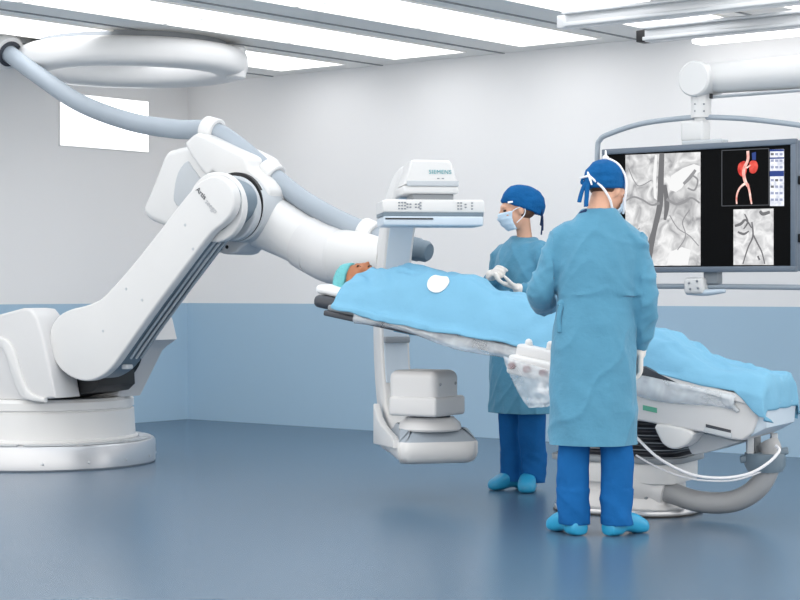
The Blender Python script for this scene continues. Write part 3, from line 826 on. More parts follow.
for s in (-1, 1):
    b = bmesh.new(); add_ell(b, HMp @ Matrix.Scale(.93, 4) @ T(s*.031, .0865, -.004), (.02, .008, .005), 14); obj('eyebrow', b, M['hair'], patient)
    b = bmesh.new(); add_ell(b, HMp @ Matrix.Scale(.93, 4) @ T(s*.031, .084, -.022), (.014, .008, .003), 14); obj('eyelid', b, M['hair'], patient, label='closed dark lash line')
b = cap_mesh(HMp, (0, -.02, .04), (.088, .112, .095), 12, .03)
b2 = bmesh.new(); add_ell(b2, HMp @ Matrix.Scale(.93, 4) @ T(0, .101, -.063), (.026, .009, .006), 14); obj('moustache', b2, M['hair'], patient)
obj('bouffant_cap', b, M['teal'], patient, ang=None, label='pale teal bouffant cap')

# ------------------------------------------------------------------ drape
Hc = [(-1.36, .09), (-1.26, .17), (-1.154, .198), (-.95, .252), (-.755, .278), (-.6, .266), (-.458, .242), (-.226, .215), (.1, .185), (.412, .18), (.56, .15), (.651, .115), (.808, .075), (1.0, .07), (1.2, .07)]
def interp(tab, x):
    if x <= tab[0][0]: return tab[0][1]
    for (a, va), (c, vc) in zip(tab, tab[1:]):
        if x <= c:
            s = (x-a)/(c-a); return va+(vc-va)*s
    return tab[-1][1]
Hs = catmull(Hc, 6)
Wt = [(-1.34, .262), (-1.2, .26), (-1.1, .25), (-.8, .255), (-.4, .25), (0, .235), (.4, .24), (.7, .26), (1.2, .262)]
def drape_pt(a, c):
    """a: length along the drape, c: across (-near .. +far); beyond the table edges it hangs"""
    XE = 1.115; YE = .268
    x = min(a, XE); hx_ = max(0, a-XE)
    y = max(-YE, min(YE, c)); hy_ = abs(c)-abs(y)
    H_ = interp(Hs, x*1.0); W_ = interp(Wt, x)
    v = min(1, abs(y)/W_)
    ex = 2.3 if x < .5 else 2.3+min(4, (x-.5)*12)
    prof = max(0, 1-v**ex)**.75
    legs = 0
    if -.15 < x < .55: legs = -.028*math.exp(-(y/.05)**2)*min(1, (x+.15)*4)*min(1, (.55-x)*5)
    z = .012+(H_-.012)*prof+legs*(1 if H_ > .1 else .4)
    if x > .7: z = max(z, .012+.055*max(0, 1-(abs(y)/.275)**8))
    # folds
    fold = .012*ridged(V((x+.35*y, y, 0)), 3.0, 9, 1, 1.3)+.008*noise.noise(V((x*6+y*7, y*5, 2)))
    if -1.0 < x < .5: fold += .020*(abs(((x+.30*y+.02) % .30)-.15)/.15-.5)*min(1, (x+1.0)*5)*min(1, (.5-x)*4)
    fold += .008*max(0, 1-abs(y+.10+.05*x)/.016)*(1 if -.8 < x < .3 else 0)
    fold += .012*crease(V((x*.8+y*.9, y*.6-x*.2, 1)), 5, 5, 1, 6)+.008*crease(V((x*.9-y*.8, y*.5, 2)), 6, 5, 1, 3)
    if x < -.8: fold += .018*ridged(V((x*.5-y*1.1, y+x*.8, 3)), 9, 9, 1, 4)*min(1, (-.8-x)*4)
    if x > .3: fold += .012*ridged(V((y*1+x*.35, 0, 0)), 11, 1, 1, 2)*min(1, (x-.3)*5)
    z += fold*(.35+prof)
    y2, x2 = y, x
    if hy_ > 0:
        s = math.copysign(1, c)
        wob = .014*math.sin(a*16+1.2*s)+.012*noise.noise(V((a*6, s*3, 0)))
        z = .012+fold*.35-hy_*.93; y2 = s*(YE+.016+abs(wob)*min(1, hy_*14))
    if hx_ > 0:
        zt = min(z if hy_ <= 0 else .012, .06)
        z = zt-max(hx_, hy_*.9)*.97; x2 = XE+.012+.012*abs(math.sin(c*15+.6))*min(1, hx_*12)+.02*min(1, hx_*9)
    return V((x2, y2, z))
b = bmesh.new()
NA, NC = 190, 84
def near_hang(a):
    h = .030+.012*math.sin(a*5.2)
    if a > .4: h = .012+.008*math.sin(a*9)
    if a > .98: h = .012+min(.10, (a-.98)*.7)
    return h
grid = []
for i in range(NA+1):
    row = []
    fa = i/NA
    for j in range(NC+1):
        fc = j/NC
        # slanted head edge: the near corner reaches farther towards the head
        a0 = -1.165-(.125*min(1, max(0, .5-fc)*2.7)**1.2 if fc < .5 else .06*(fc-.5))
        a = a0+(1.235-a0)*fa
        c = -(.268+near_hang(a))+(.268*2+near_hang(a)+.16)*fc
        row.append(b.verts.new(TM @ drape_pt(a, c)))
    grid.append(row)
for i in range(NA):
    for j in range(NC): b.faces.new((grid[i][j], grid[i+1][j], grid[i+1][j+1], grid[i][j+1]))
bmesh.ops.smooth_vert(b, verts=b.verts, factor=.35, use_axis_x=True, use_axis_y=True, use_axis_z=True)
bmesh.ops.recalc_face_normals(b, faces=b.faces)
bmesh.ops.solidify(b, geom=b.faces[:], thickness=-.0035)
drape = obj('surgical_drape', b, M['drape'], ang=None); tag(drape, 'light blue sterile drape covering the patient and the table', 'drape')
rebase(drape, TM @ V((-.05, 0, 0)))
# white fenestration patch on the chest of the drape
from mathutils.bvhtree import BVHTree
bt = bmesh.new(); bt.from_mesh(drape.data); bt.transform(Matrix.Translation(drape.location)); tree = BVHTree.FromBMesh(bt); bt.free()
d0 = V(((438.5-400)/F, 1, -(284-HOR)/F)); hit, hn_, _, _ = tree.ray_cast(V((0, 0, CAMZ)), d0.normalized())
b = bmesh.new()
if hn_.z < 0: hn_ = -hn_
ux = (tx-hn_*tx.dot(hn_)).normalized(); uy = hn_.cross(ux)
def lay(p, lift):
    h_, n_, _, _ = tree.find_nearest(p)
    if n_.z < 0: n_ = -n_
    return h_+n_*lift
prev = [b.verts.new(lay(hit, .006))]
for r_ in (.2, .4, .6, .8, 1.0):
    ring = [b.verts.new(lay(hit+ux*.058*r_*math.cos(2*math.pi*k/36)+uy*.062*r_*math.sin(2*math.pi*k/36), .006)) for k in range(36)]
    for k in range(36):
        q = (k+1) % 36
        b.faces.new((prev[0], ring[k], ring[q]) if len(prev) == 1 else (prev[k], ring[k], ring[q], prev[q]))
    prev = ring
bmesh.ops.recalc_face_normals(b, faces=b.faces)
bmesh.ops.solidify(b, geom=b.faces[:], thickness=.003)
obj('drape_patch', b, M['pillow'], drape, ang=None, label='round white patch')

# ------------------------------------------------------------------ control panel and plastic film
cpn = at(530, 368, 9.33)
panel = thing('table_control_panel', cpn, 'white control box with dark red knobs on the near table rail', 'control panel')
KM = frame(cpn, Dh, far, Z) @ Matrix.Rotation(R(10.3), 4, 'Y')
b = bmesh.new(); add_box(b, KM @ T(.03, .05, .0), (.30, .15, .10), .018, 4); obj('panel_body', b, M['white'], panel)
b = bmesh.new(); add_box(b, KM @ T(.02, .09, .07), (.26, .12, .07), .018, 4); obj('panel_top', b, M['white2'], panel)
for q in (-.085, .0, .09):
    b = bmesh.new(); add_lathe(b, [(0, -.03), (.015, -.03), (.018, -.024), (.018, .0), (0, .0)], KM @ T(q, -.025, -.005) @ frame(V((0, 0, 0)), V((1, 0, 0)), V((0, 0, -1)), V((0, 1, 0))), 20); obj('knob', b, M['red'], panel, label='dark red knob')
for q, h in ((-.06, .028), (.06, .04)):
    b = bmesh.new(); add_limb(b, [KM @ V((q, .08, .09)), KM @ V((q, .07, .09+h))], [.024, .019]); obj('joystick', b, M['white'], panel)
b = bmesh.new(); add_limb(b, [KM @ V((.09, .02, -.045)), KM @ V((.075, .0, -.085)), KM @ V((.11, -.01, -.10)), KM @ V((.15, 0, -.07))], [.016, .02, .02, .016]); obj('grip', b, M['pillow'], panel)
b = bmesh.new(); add_box(b, KM @ T(.0, .16, .02), (.08, .12, .05), .008); obj('rail_clamp', b, M['lightgrey'], panel)
# film hanging as a bag from the panel
b = bmesh.new(); rows = []
bag = [((503, 356), (556, 372)), ((506, 366), (556, 380)), ((512, 380), (557, 388)), ((518, 392), (556, 396)), ((524, 402), (553, 402)), ((529, 408), (548, 407))]
NU = 18
for side in (0, 1):
    rr_ = []
    for k, (l, r) in enumerate(catmull([l+r for l, r in bag], 4) and [((q[0], q[1]), (q[2], q[3])) for q in catmull([l+r for l, r in bag], 4)]):
        row = []
        for i in range(NU+1):
            s = i/NU; px = l[0]+(r[0]-l[0])*s; py = l[1]+(r[1]-l[1])*s
            bul = math.sin(math.pi*s)*.5+.25
            Y = 9.33+.03-s*.1+(-.095-.03*bul+.02*noise.noise(V((s*5, k*.4, side*7))) if side == 0 else .10*(1-k/20)+.015*noise.noise(V((s*4, k*.3, 5))))
            row.append(b.verts.new(at(px, py, Y)))
        rr_.append(row)
    rows.append(rr_)
for rr_ in rows:
    for a, c in zip(rr_, rr_[1:]):
        for i in range(NU): b.faces.new((a[i], a[i+1], c[i+1], c[i]))
f, g = rows
for i in range(NU): b.faces.new((f[-1][i], f[-1][i+1], g[-1][i+1], g[-1][i]))
for k in range(len(f)-1):
    b.faces.new((f[k][0], f[k+1][0], g[k+1][0], g[k][0])); b.faces.new((f[k][-1], f[k+1][-1], g[k+1][-1], g[k][-1]))
bmesh.ops.recalc_face_normals(b, faces=b.faces)
o = obj('plastic_bag', b, M['film'], ang=None); tag(o, 'clear plastic bag hanging around the control box on the table rail', 'plastic cover'); rebase(o, at(529, 408, 9.33))
# long film along the near side under the drape, head half and foot half
def film_strip(x0, x1, y, z0, z1, label, name='plastic_film', amp=.02, seed=0):
    b = bmesh.new(); g = []
    n = int((x1-x0)/.02)
    for i in range(n+1):
        x = x0+(x1-x0)*i/n; row = []
        for j in range(9):
            s = j/8; z = z0(x)+(z1(x)-z0(x))*s
            yy = y-amp*abs(noise.noise(V((x*7+seed, s*3, seed))))-.012*math.sin(math.pi*s)
            if s > .8: yy += (s-.8)*.06
            row.append(b.verts.new(TM @ V((x, yy, z))))
        g.append(row)
    for i in range(n):
        for j in range(8): b.faces.new((g[i][j], g[i+1][j], g[i+1][j+1], g[i][j+1]))
    bmesh.ops.recalc_face_normals(b, faces=b.faces); bmesh.ops.solidify(b, geom=b.faces[:], thickness=.001)
    o = obj(name, b, M['film'], ang=None); tag(o, label, 'plastic cover'); rebase(o, TM @ V(((x0+x1)/2, y, (z0(x0)+z1(x0))/2)))
film_strip(-1.15, -.02, -.262, lambda x: -.005, lambda x: -.055-.035*max(0, (x+1.1))**1.2-.012*math.sin(x*9), 'clear plastic film along the table edge beneath the patient')
film_strip(.40, 1.0, -.292, lambda x: -.008, lambda x: -.10+.02*math.sin(x*8), 'clear plastic film along the table side right of the surgeon', seed=4)

# ------------------------------------------------------------------ surgeon (back view)
SO = V(((597-400)/F*8.72, 8.72, 0))
SM = T(SO) @ Matrix.Rotation(R(-6), 4, 'Z')
def sp(*p): return SM @ V(p)
HS = SM @ T(.052, .045, 1.632) @ Matrix.Rotation(R(-42), 4, 'Z') @ Matrix.Rotation(R(-22), 4, 'X')
b = bmesh.new(); add_head(b, HS)
add_limb(b, [sp(.0, -.005, 1.46), sp(.012, .0, 1.53), sp(.035, .02, 1.61)], [.068, .058, .058])
add_torso(b, [(.80, 0, 0, .15, .11), (1.0, 0, 0, .145, .10), (1.2, 0, 0, .15, .10), (1.36, 0, 0, .165, .09), (1.44, 0, 0, .15, .07), (1.49, 0, 0, .09, .06)], SM)
RA = [sp(.16, 0, 1.39), sp(.2, 0, 1.25), sp(.216, -.01, 1.10), sp(.208, .035, .97), sp(.198, .06, .885)]
LA = [sp(-.16, 0, 1.39), sp(-.222, .0, 1.25), sp(-.262, .03, 1.13), sp(-.235, .2, 1.09), sp(-.19, .33, 1.10)]
add_limb(b, RA, [.05, .042, .038, .034, .027]); add_limb(b, LA, [.05, .045, .04, .036, .028])
add_ell(b, T(sp(.193, .075, .83)), (.03, .02, .045), 14); add_ell(b, T(sp(-.175, .385, 1.10)), (.03, .045, .02), 14)
for s, fx, fy in ((-1, -.113, -.02), (1, .092, -.02)):
    add_limb(b, [sp(s*.085, 0, .85), sp(s*.09-.012, -.005, .48), sp(fx, -.03, .10)], [.075, .055, .042])
    add_limb(b, [sp(fx, -.03, .09), sp(fx, -.02, .05)], [.04, .03])
b = remesh(b, .009, 3)
surgeon = obj('person', b, M['skin'], ang=None); tag(surgeon, 'person in a blue surgical gown seen from behind, head turned to the monitor', 'person')
rebase(surgeon, SO)
add_eyes(HS, surgeon)
# gown
b = bmesh.new()
add_torso(b, [(.37, -.02, .0, .196, .16), (.6, -.02, 0, .194, .158), (.8, -.017, 0, .192, .155), (.95, -.014, 0, .188, .15), (1.07, -.006, 0, .18, .138), (1.2, .0, 0, .188, .132), (1.33, .0, 0, .198, .124), (1.41, .0, 0, .175, .105), (1.472, .002, 0, .122, .088), (1.515, .004, .0, .09, .072), (1.535, .006, .002, .078, .066)], SM, 40)
RS = [sp(.11, 0, 1.405), sp(.165, 0, 1.362), sp(.2, 0, 1.25), sp(.222, -.012, 1.11), sp(.215, .03, .99), sp(.203, .052, .92), sp(.2, .058, .895)]
LS = [sp(-.11, 0, 1.405), sp(-.168, 0, 1.36), sp(-.218, .0, 1.25), sp(-.268, .02, 1.13), sp(-.24, .19, 1.085), sp(-.205, .29, 1.095)]
add_limb(b, RS, [.075, .07, .062, .058, .052, .044, .036]); add_limb(b, LS, [.075, .074, .066, .062, .054, .044])
b = remesh(b, .0095, 5)
inv = SM.inverted()
def gown_w(p):
    q = inv @ p; arm = abs(q.x) > .205 and q.z > .86
    d = 0
    w_ = V((q.x+.05*noise.noise(q*5), q.y, q.z+.07*noise.noise(q*4+V((5, 2, 1)))))
    if q.z < 1.12 and not arm:
        k = min(1, (1.12-q.z)*4)
        d += k*(.013*ridged(V((w_.x+w_.z*.15, w_.y, w_.z)), 6.5, 6, 1.3, .4)+.007*crease(V((w_.x*.8-w_.z*.45, w_.y, w_.z*.5)), 8, 5, 3, 9)+.004*noise.noise(V((q.x*16+q.z*6, q.y*12, q.z*8))))
    elif not arm:
        xx = abs(w_.x+.01)
        d += .010*crease(V((xx*.9+w_.z*.55, w_.y, w_.z*.5)), 7, 4, 2, 2)+.006*noise.noise(V((q.x*8, q.y*8, q.z*7)))+.004*crease(V((w_.x*.5, w_.y, w_.z)), 9, 4, 7, 11)
        d += .006*crease(V((w_.x*.4, w_.y*.5, w_.z)), 8, 5, 14, 3)*math.exp(-((q.z-1.13)/.06)**2)
        d -= .006*math.exp(-((q.z-1.085+.012*noise.noise(q*9))/.02)**2)
    if arm:
        d += .010*crease(V((w_.x, w_.y, w_.z+w_.x*.9)), 6, 6, 9, 3)+.007*crease(V((w_.x-w_.z*.7, w_.y, w_.z)), 8, 7, 6, 5)+.004*noise.noise(q*18)
    return d
wrinkle(b, gown_w)
hem(b, .425)
gown = obj('gown', b, M['gown'], surgeon, ang=45)
b = bmesh.new(); 
add_ell(b, T(sp(-.165, -.075, 1.085)), (.022, .016, .02), 12)
ribbon(b, [sp(-.165, -.09, 1.08), sp(-.178, -.1, 1.02), sp(-.172, -.105, .95)], .012, (SM.to_3x3() @ V((0, 1, 0))))
obj('waist_tie', b, M['gown'], surgeon, ang=None)
b = bmesh.new(); ribbon(b, [sp(-.078, -.024, 1.508), sp(-.068, -.042, 1.515), sp(-.05, -.056, 1.522)], .009, SM.to_3x3() @ V((0, 1, 0))); obj('neck_tie', b, M['navy'], surgeon)
# trousers
b = bmesh.new()
for s, fx in ((-1, -.113), (1, .092)):
    add_limb(b, [sp(s*.07-.012, 0, .80), sp(s*.09-.012, -.005, .50), sp(fx+.002, -.012, .36), sp(fx, -.024, .18), sp(fx+.004, -.028, .055)], [.08, .072, .073, .071, .068], 22)
add_ell(b, T(sp(-.01, 0, .82)), (.14, .10, .08))
b = remesh(b, .0095, 4)
wrinkle(b, lambda p: .007*ridged(p, 9, 9, 3, .8)+(.006*ridged(V((p.x+p.z*.5, p.y, p.z+p.x*.7)), 7, 7, 11, 2) if p.z < .22 else 0)+.004*noise.noise(p*15))
for v in b.verts:
    if v.co.z < .05: v.co.z = .05
obj('trousers', b, M['scrub'], surgeon, ang=None)
# clogs: left points away-left, right points right
for (fx, fy, yaw) in ((-.118, .02, 28), (.098, .01, -52)):
    clog(T(sp(fx+(.03 if yaw < 0 else -.02), fy-.005, 0)) @ Matrix.Rotation(R(yaw), 4, 'Z'), surgeon)
b = bmesh.new(); add_tube(b, [sp(-.105, -.04, .05), sp(-.105, -.04, .10)], .05, 20, 1); obj('sock', b, M['sock'], surgeon)
# gloves
b = bmesh.new()
gm = frame(sp(.197, .055, .915), (SM.to_3x3() @ V((.25, .97, 0))).normalized(), V((0, .12, -1)).normalized(), V((1, 0, 0)))
gx = SM.to_3x3() @ V((.25, -.96, -.1)); gy = SM.to_3x3() @ V((-.02, .10, -.99)); gz = gx.cross(gy).normalized(); gx = gy.cross(gz).normalized(); gy.normalize()
add_hand(b, frame(sp(.199, .068, .855), gx, gy, gz), -1, (.55, .6, .65, .7), 1.0, .75, .0115)
add_limb(b, [sp(.203, .06, .90), sp(.2, .066, .85)], [.035, .031])
b = remesh(b, .0042, 2); obj('glove', b, M['glove'], surgeon, ang=None)
b = bmesh.new()
gy = (SM.to_3x3() @ V((.25, .96, -.05))).normalized(); gz = V((0, 0, 1)); gx = gy.cross(gz).normalized(); gz = gx.cross(gy)
add_hand(b, frame(sp(-.19, .34, 1.10), gx, gy, gz), 1, (.4, .45, .5, .55), 1.0, .4, .0102)
add_limb(b, [sp(-.207, .28, 1.096), sp(-.19, .34, 1.10)], [.035, .031])
b = remesh(b, .0042, 2); obj('glove', b, M['glove'], surgeon, ang=None)
# cap, hair, mask ties
b = cap_mesh(HS, (0, -.02, .03), (.089, .112, .105), 22, -.002)
obj('surgical_cap', b, M['cap'], surgeon, ang=None)
b = bmesh.new(); t = bmesh.new(); add_ell(t, HS @ T(0, -.03, -.012), (.070, .074, .05), 24); merge(b, t); b = remesh(b, .006, 2); obj('hair', b, M['hair'], surgeon, ang=None)
bx3 = HS.to_3x3()
def hs(*p): return HS @ V(p)
def knot_ties(hsf, base, parent, m, sc=1):
    b = bmesh.new(); p = V(base)
    add_ell(b, T(hsf(*p)), .016*sc, 12)
    for dx, dz, L in ((-.028, -.03, .07), (.012, -.05, .075), (.0, -.02, .05)):
        q = p+V((dx*.5, -.012, dz*.5)); r_ = p+V((dx, -.006, dz-L*.4)); e = p+V((dx*1.3, .004, dz-L))
        ribbon(b, [hsf(*p), hsf(*q), hsf(*r_), hsf(*e)], .014*sc, (hsf(0, 1, 0)-hsf(0, 0, 0)).normalized(), .25)
    for s in (-1, 1):
        ribbon(b, [hsf(*p), hsf(p.x+s*.03, p.y-.012, p.z+.02), hsf(p.x+s*.045, p.y-.004, p.z-.004), hsf(*p)], .010*sc, (hsf(0, 1, 0)-hsf(0, 0, 0)).normalized(), .3)
    return obj('cap_tie', b, m, parent, ang=None)
knot_ties(hs, (-.01, -.118, -.02), surgeon, M['cap'])
def headtube(pts, hsf, r=.005):
    b = bmesh.new(); add_tube(b, [hsf(*p) for p in pts], r, 8, 8); return b
tie = headtube([(-.005, -.075, .125), (.03, -.065, .117), (.065, -.035, .10), (.09, .0, .055), (.0935, .02, .01), (.086, .04, -.035), (.07, .07, -.08), (.055, .085, -.095)], hs, .006)
add_ell(tie, T(hs(.0, -.07, .126)), (.016, .016, .013), 12); add_limb(tie, [hs(.0, -.07, .13), hs(-.006, -.075, .16)], [.006, .004])
obj('mask_tie', tie, M['tape'], surgeon, ang=None, label='white tie over the cap')
tie = headtube([(-.045, -.113, .04), (-.02, -.135, .025), (0, -.143, -.0), (.03, -.125, -.02), (.06, -.09, -.045), (.072, -.04, -.08), (.06, .01, -.115), (.05, .05, -.115)], hs, .006)
add_limb(tie, [hs(0, -.143, 0), hs(-.06, -.135, -.005)], [.006, .004]); add_limb(tie, [hs(0, -.143, 0), hs(.03, -.142, -.045)], [.006, .004])
obj('mask_tie', tie, M['tape'], surgeon, ang=None, label='white tie knotted behind the neck')
def mask(hm, parent, k=.93):
    t = bmesh.new(); m = hm @ Matrix.Scale(k, 4)
    g = []
    for i in range(15):
        th = R(-64+128*i/14); row = []
        for j in range(11):
            s = j/10; z = -.015-.11*s
            rx = .083-.014*s; ry = .090+.036*math.sin(math.pi*min(1, s*.9+.1))-.02*s
            if i in range(4, 11) and s < .35: ry += .010*math.cos((i-7)/3*1.2)
            pleat = .003*math.sin(s*22)
            row.append(t.verts.new(m @ V((math.sin(th)*(rx+pleat), .002+math.cos(th)*(ry+pleat), z-.006*(1-abs(math.sin(th)))))))
        g.append(row)
    for i in range(14):
        for j in range(10): t.faces.new((g[i][j], g[i+1][j], g[i+1][j+1], g[i][j+1]))
    bmesh.ops.recalc_face_normals(t, faces=t.faces); bmesh.ops.solidify(t, geom=t.faces[:], thickness=-.003)
    return obj('face_mask', t, M['mask'], parent, ang=None)
mask(HS, surgeon)

# ------------------------------------------------------------------ nurse (profile, facing left)
NO = V(((523-400)/F*10.64, 10.64, 0))
NM = T(NO) @ Matrix.Rotation(R(131), 4, 'Z')
def np_(*p): return NM @ V(p)
hc = V(((517-400)/F*10.6, 10.6, 1.622))
HN = T(hc) @ Matrix.Rotation(R(99), 4, 'Z') @ Matrix.Rotation(R(-9), 4, 'X')
b = bmesh.new(); add_head(b, HN, .95)
add_limb(b, [np_(0, -.02, 1.38), np_(0, -.01, 1.47), HN @ V((0, -.02, -.05))], [.055, .044, .046])
add_torso(b, [(.80, 0, 0, .14, .10), (1.0, 0, 0, .125, .09), (1.2, 0, 0, .14, .095), (1.33, 0, 0, .145, .085), (1.40, 0, 0, .12, .065), (1.43, 0, 0, .07, .05)], NM)
NL = [np_(-.155, 0, 1.36), np_(-.21, -.03, 1.24), np_(-.235, -.03, 1.13), np_(-.185, .07, 1.135), np_(-.13, .165, 1.155)]
NR = [np_(.155, 0, 1.36), np_(.205, .0, 1.24), np_(.22, .02, 1.14), np_(.15, .11, 1.18), np_(.09, .165, 1.218)]
add_limb(b, NL, [.05, .042, .038, .034, .026]); add_limb(b, NR, [.05, .042, .038, .032, .019])
NF = {-1: (-.07, .0, 0), 1: (.062, .035, 0)}
for s, (fx, fy, _) in NF.items():
    add_limb(b, [np_(s*.08, 0, .85), np_(s*.085, .01, .48), np_(fx, fy-.02, .10)], [.08, .054, .04]); add_limb(b, [np_(fx, fy-.02, .09), np_(fx, fy-.01, .05)], [.036, .026])
b = remesh(b, .009, 3)
nurse = obj('person', b, M['skin'], ang=None); tag(nurse, 'person in blue gown and face mask facing left with gloved hands together', 'person'); rebase(nurse, NO)
add_eyes(HN, nurse, .95)
b = bmesh.new()
add_torso(b, [(.39, 0, .0, .20, .165), (.7, 0, 0, .195, .16), (.95, 0, 0, .18, .145), (1.08, 0, 0, .165, .13), (1.22, 0, 0, .168, .13), (1.33, 0, 0, .165, .112), (1.395, 0, -.005, .13, .09), (1.43, 0, -.01, .085, .07), (1.452, 0, -.012, .07, .062)], NM, 40)
NLs = [np_(-.12, 0, 1.355), np_(-.175, -.005, 1.325), np_(-.22, -.035, 1.23), np_(-.245, -.04, 1.13), np_(-.20, .06, 1.12), np_(-.155, .13, 1.145)]
NRs = [np_(.12, 0, 1.355), np_(.17, 0, 1.325), np_(.205, .0, 1.23), np_(.215, .02, 1.14), np_(.16, .10, 1.165), np_(.10, .16, 1.205)]
add_limb(b, NLs, [.07, .072, .066, .062, .056, .042]); add_limb(b, NRs, [.07, .07, .06, .055, .05, .04])
b = remesh(b, .0095, 5)
ninv = NM.inverted()
def nurse_w(p):
    q = ninv @ p; arm = abs(q.x) > .18
    if q.z < 1.08 and not arm: return .013*ridged(q, 8, 8, 1.4, 5)+.006*crease(V((q.x+q.z*.6, q.y, q.z)), 9, 6, 3, 1)
    if arm or q.y > .14: return .010*crease(V((q.x+q.z*.5, q.y, q.z)), 9, 9, 11, 1)+.006*noise.noise(q*14)
    return .010*crease(V((q.x+q.z*.7, q.y, q.z*.5)), 7, 6, 3, 8)+.008*crease(V((q.x-q.z*.8, q.y, q.z*.5)), 7, 6, 3, 2)+.005*noise.noise(q*9)
wrinkle(b, nurse_w)
hem(b, .447)
obj('gown', b, M['gown'], nurse, ang=None)
b = bmesh.new()
for s, (fx, fy, _) in NF.items():
    add_limb(b, [np_(s*.07, 0, .80), np_(s*.085, .005, .48), np_((s*.085+fx)/2, .01, .34), np_(fx, fy-.015, .18), np_(fx, fy-.015, .055)], [.095, .08, .074, .07, .068], 22)
add_ell(b, T(np_(0, 0, .82)), (.13, .10, .08))
b = remesh(b, .0095, 4)
wrinkle(b, lambda p: .007*ridged(p, 9, 9, 3, 4)+(.006*ridged(V((p.x+p.z*.5, p.y, p.z+p.x*.7)), 7, 7, 11, 1) if p.z < .22 else 0)+.004*noise.noise(p*15))
for v in b.verts:
    if v.co.z < .05: v.co.z = .05
obj('trousers', b, M['scrub'], nurse, ang=None)
clog(T(np_(NF[1][0], NF[1][1], 0)) @ Matrix.Rotation(R(112), 4, 'Z'), nurse)
clog(T(np_(NF[-1][0], NF[-1][1]+.03, 0)) @ Matrix.Rotation(R(172), 4, 'Z'), nurse)
# near hand lies open under the far fist
b = bmesh.new()
w = np_(-.125, .165, 1.158); tip = np_(.0, .30, 1.225)
gy = (tip-w).normalized(); gz = -Z; gx = gy.cross(gz).normalized(); gz = gx.cross(gy).normalized()
add_hand(b, frame(w, gx, gy, gz), 1, (.35, .35, .4, .45), .98, .3, .0112); add_limb(b, [np_(-.155, .13, 1.146), w], [.034, .03])
b = remesh(b, .0042, 2); obj('glove', b, M['glove'], nurse, ang=None)
b = bmesh.new()
w = np_(.075, .18, 1.235); tip = np_(-.02, .23, 1.265)
gy = (tip-w).normalized(); gz = (np_(.3, 1, .8)-np_(0, 0, 0)).normalized(); gx = gy.cross(gz).normalized(); gz = gx.cross(gy).normalized()
add_hand(b, frame(w, gx, gy, gz), -1, (1.1, 1.15, 1.2, 1.2), .98, .8, .0115); add_limb(b, [np_(.105, .155, 1.212), w], [.034, .032])
b = remesh(b, .0042, 2); obj('glove', b, M['glove'], nurse, ang=None)
def hn(*p): return HN @ V(p)
b = cap_mesh(HN, (0, -.028, .03), (.092, .128, .108), 27, .0)
obj('surgical_cap', b, M['cap'], nurse, ang=None)
b = bmesh.new(); add_box(b, HN @ T(.086, .052, .028) @ Matrix.Rotation(R(-38), 4, 'Z') , (.006, .04, .012), .002); add_box(b, HN @ T(-.0815, .052, .036) @ Matrix.Rotation(R(31), 4, 'Z'), (.006, .04, .011), .002)
obj('cap_label', b, M['tape'], nurse, label='tiny white label on the rim of the cap')
b = bmesh.new(); add_ell(b, HN @ T(0, -.036, -.02), (.071, .074, .056), 24); b = remesh(b, .006, 2); obj('hair', b, M['hair'], nurse, ang=None)
knot_ties(hn, (-.01, -.122, -.05), nurse, M['navy'], .9)
mask(HN, nurse, .95)
for s in (-1, 1):
    b = headtube([(s*.062, .05, -.02), (s*.074, .02, -.005), (s*.082, -.015, .0), (s*.084, -.026, -.02), (s*.078, -.015, -.05), (s*.066, .03, -.085)], hn, .003); obj('ear_loop', b, M['tape'], nurse)

# ------------------------------------------------------------------ ceiling monitor
ML = at(603, 149, 11.6); MRt = at(797, 139, 10.75)
e = V((MRt.x-ML.x, MRt.y-ML.y, 0)); WM = e.length; e.normalize(); mn = V((e.y, -e.x, 0))   # mn towards the camera
if mn.y > 0: mn = -mn
HMON = .775
mc = V(((ML.x+MRt.x)/2, (ML.y+MRt.y)/2, 0)); ztop = (ML.z+MRt.z)/2; zc = ztop-HMON/2
MM = frame(mc+Z*zc, e, Z, mn)
mon = thing('ceiling_monitor', V((mc.x, mc.y, CEIL)), 'large flat display hung from a white ceiling arm showing x-ray images', 'monitor')
b = bmesh.new(); add_box(b, MM @ T(0, 0, -.055), (WM-.01, HMON-.01, .09), .012, 3); obj('display_back', b, M['bezel'], mon)
b = bmesh.new(); bz = .035
for sy in (-1, 1): add_box(b, MM @ T(0, sy*(HMON/2-bz/2), 0), (WM, bz, .035), .006, 2)
for sx in (-1, 1): add_box(b, MM @ T(sx*(WM/2-bz/2), 0, 0), (bz, HMON-2*bz+.005, .035), .006, 2)
obj('bezel', b, M['bezel'], mon)
b = bmesh.new(); add_box(b, MM @ T(0, 0, -.008), (WM-2*bz+.004, HMON-2*bz+.004, .016)); scr = obj('screen', b, M['scr_black'], mon, smooth=False, label='black screen')
SZ = .0005
def mp(px, py):
    p = onplane(px, py, mc+mn*SZ, mn)-(mc+Z*zc); return (p.dot(e), p.z)
def spoly(name, pts, m, d=.001, base=SZ, label=None, parent=scr):
    b = bmesh.new(); add_prism(b, [mp(*q) for q in pts], MM, base-.0004, base+d); return obj(name, b, m, parent, smooth=False, label=label)
def sline(bm, pts, w, base, d=.0008):
    P_ = catmull([mp(x, y)+(ww*.0058,) for (x, y), ww in zip(pts, w)], 6); L = []; Rr = []
    for i, p in enumerate(P_):
        a = V(P_[max(0, i-1)][:2]); c = V(P_[min(len(P_)-1, i+1)][:2]); t = (c-a).normalized(); n_ = V((-t.y, t.x)); q = V(p[:2])
        L.append(q+n_*p[2]/2); Rr.append(q-n_*p[2]/2)
    add_prism(bm, [tuple(q) for q in L+Rr[::-1]], MM, base-.0004, base+d)
spoly('angiogram', [(625.5, 155), (700.5, 152), (700.5, 265.5), (625.5, 266)], M['scr_xray'], label='large grey angiogram image')
B2 = SZ+.0014
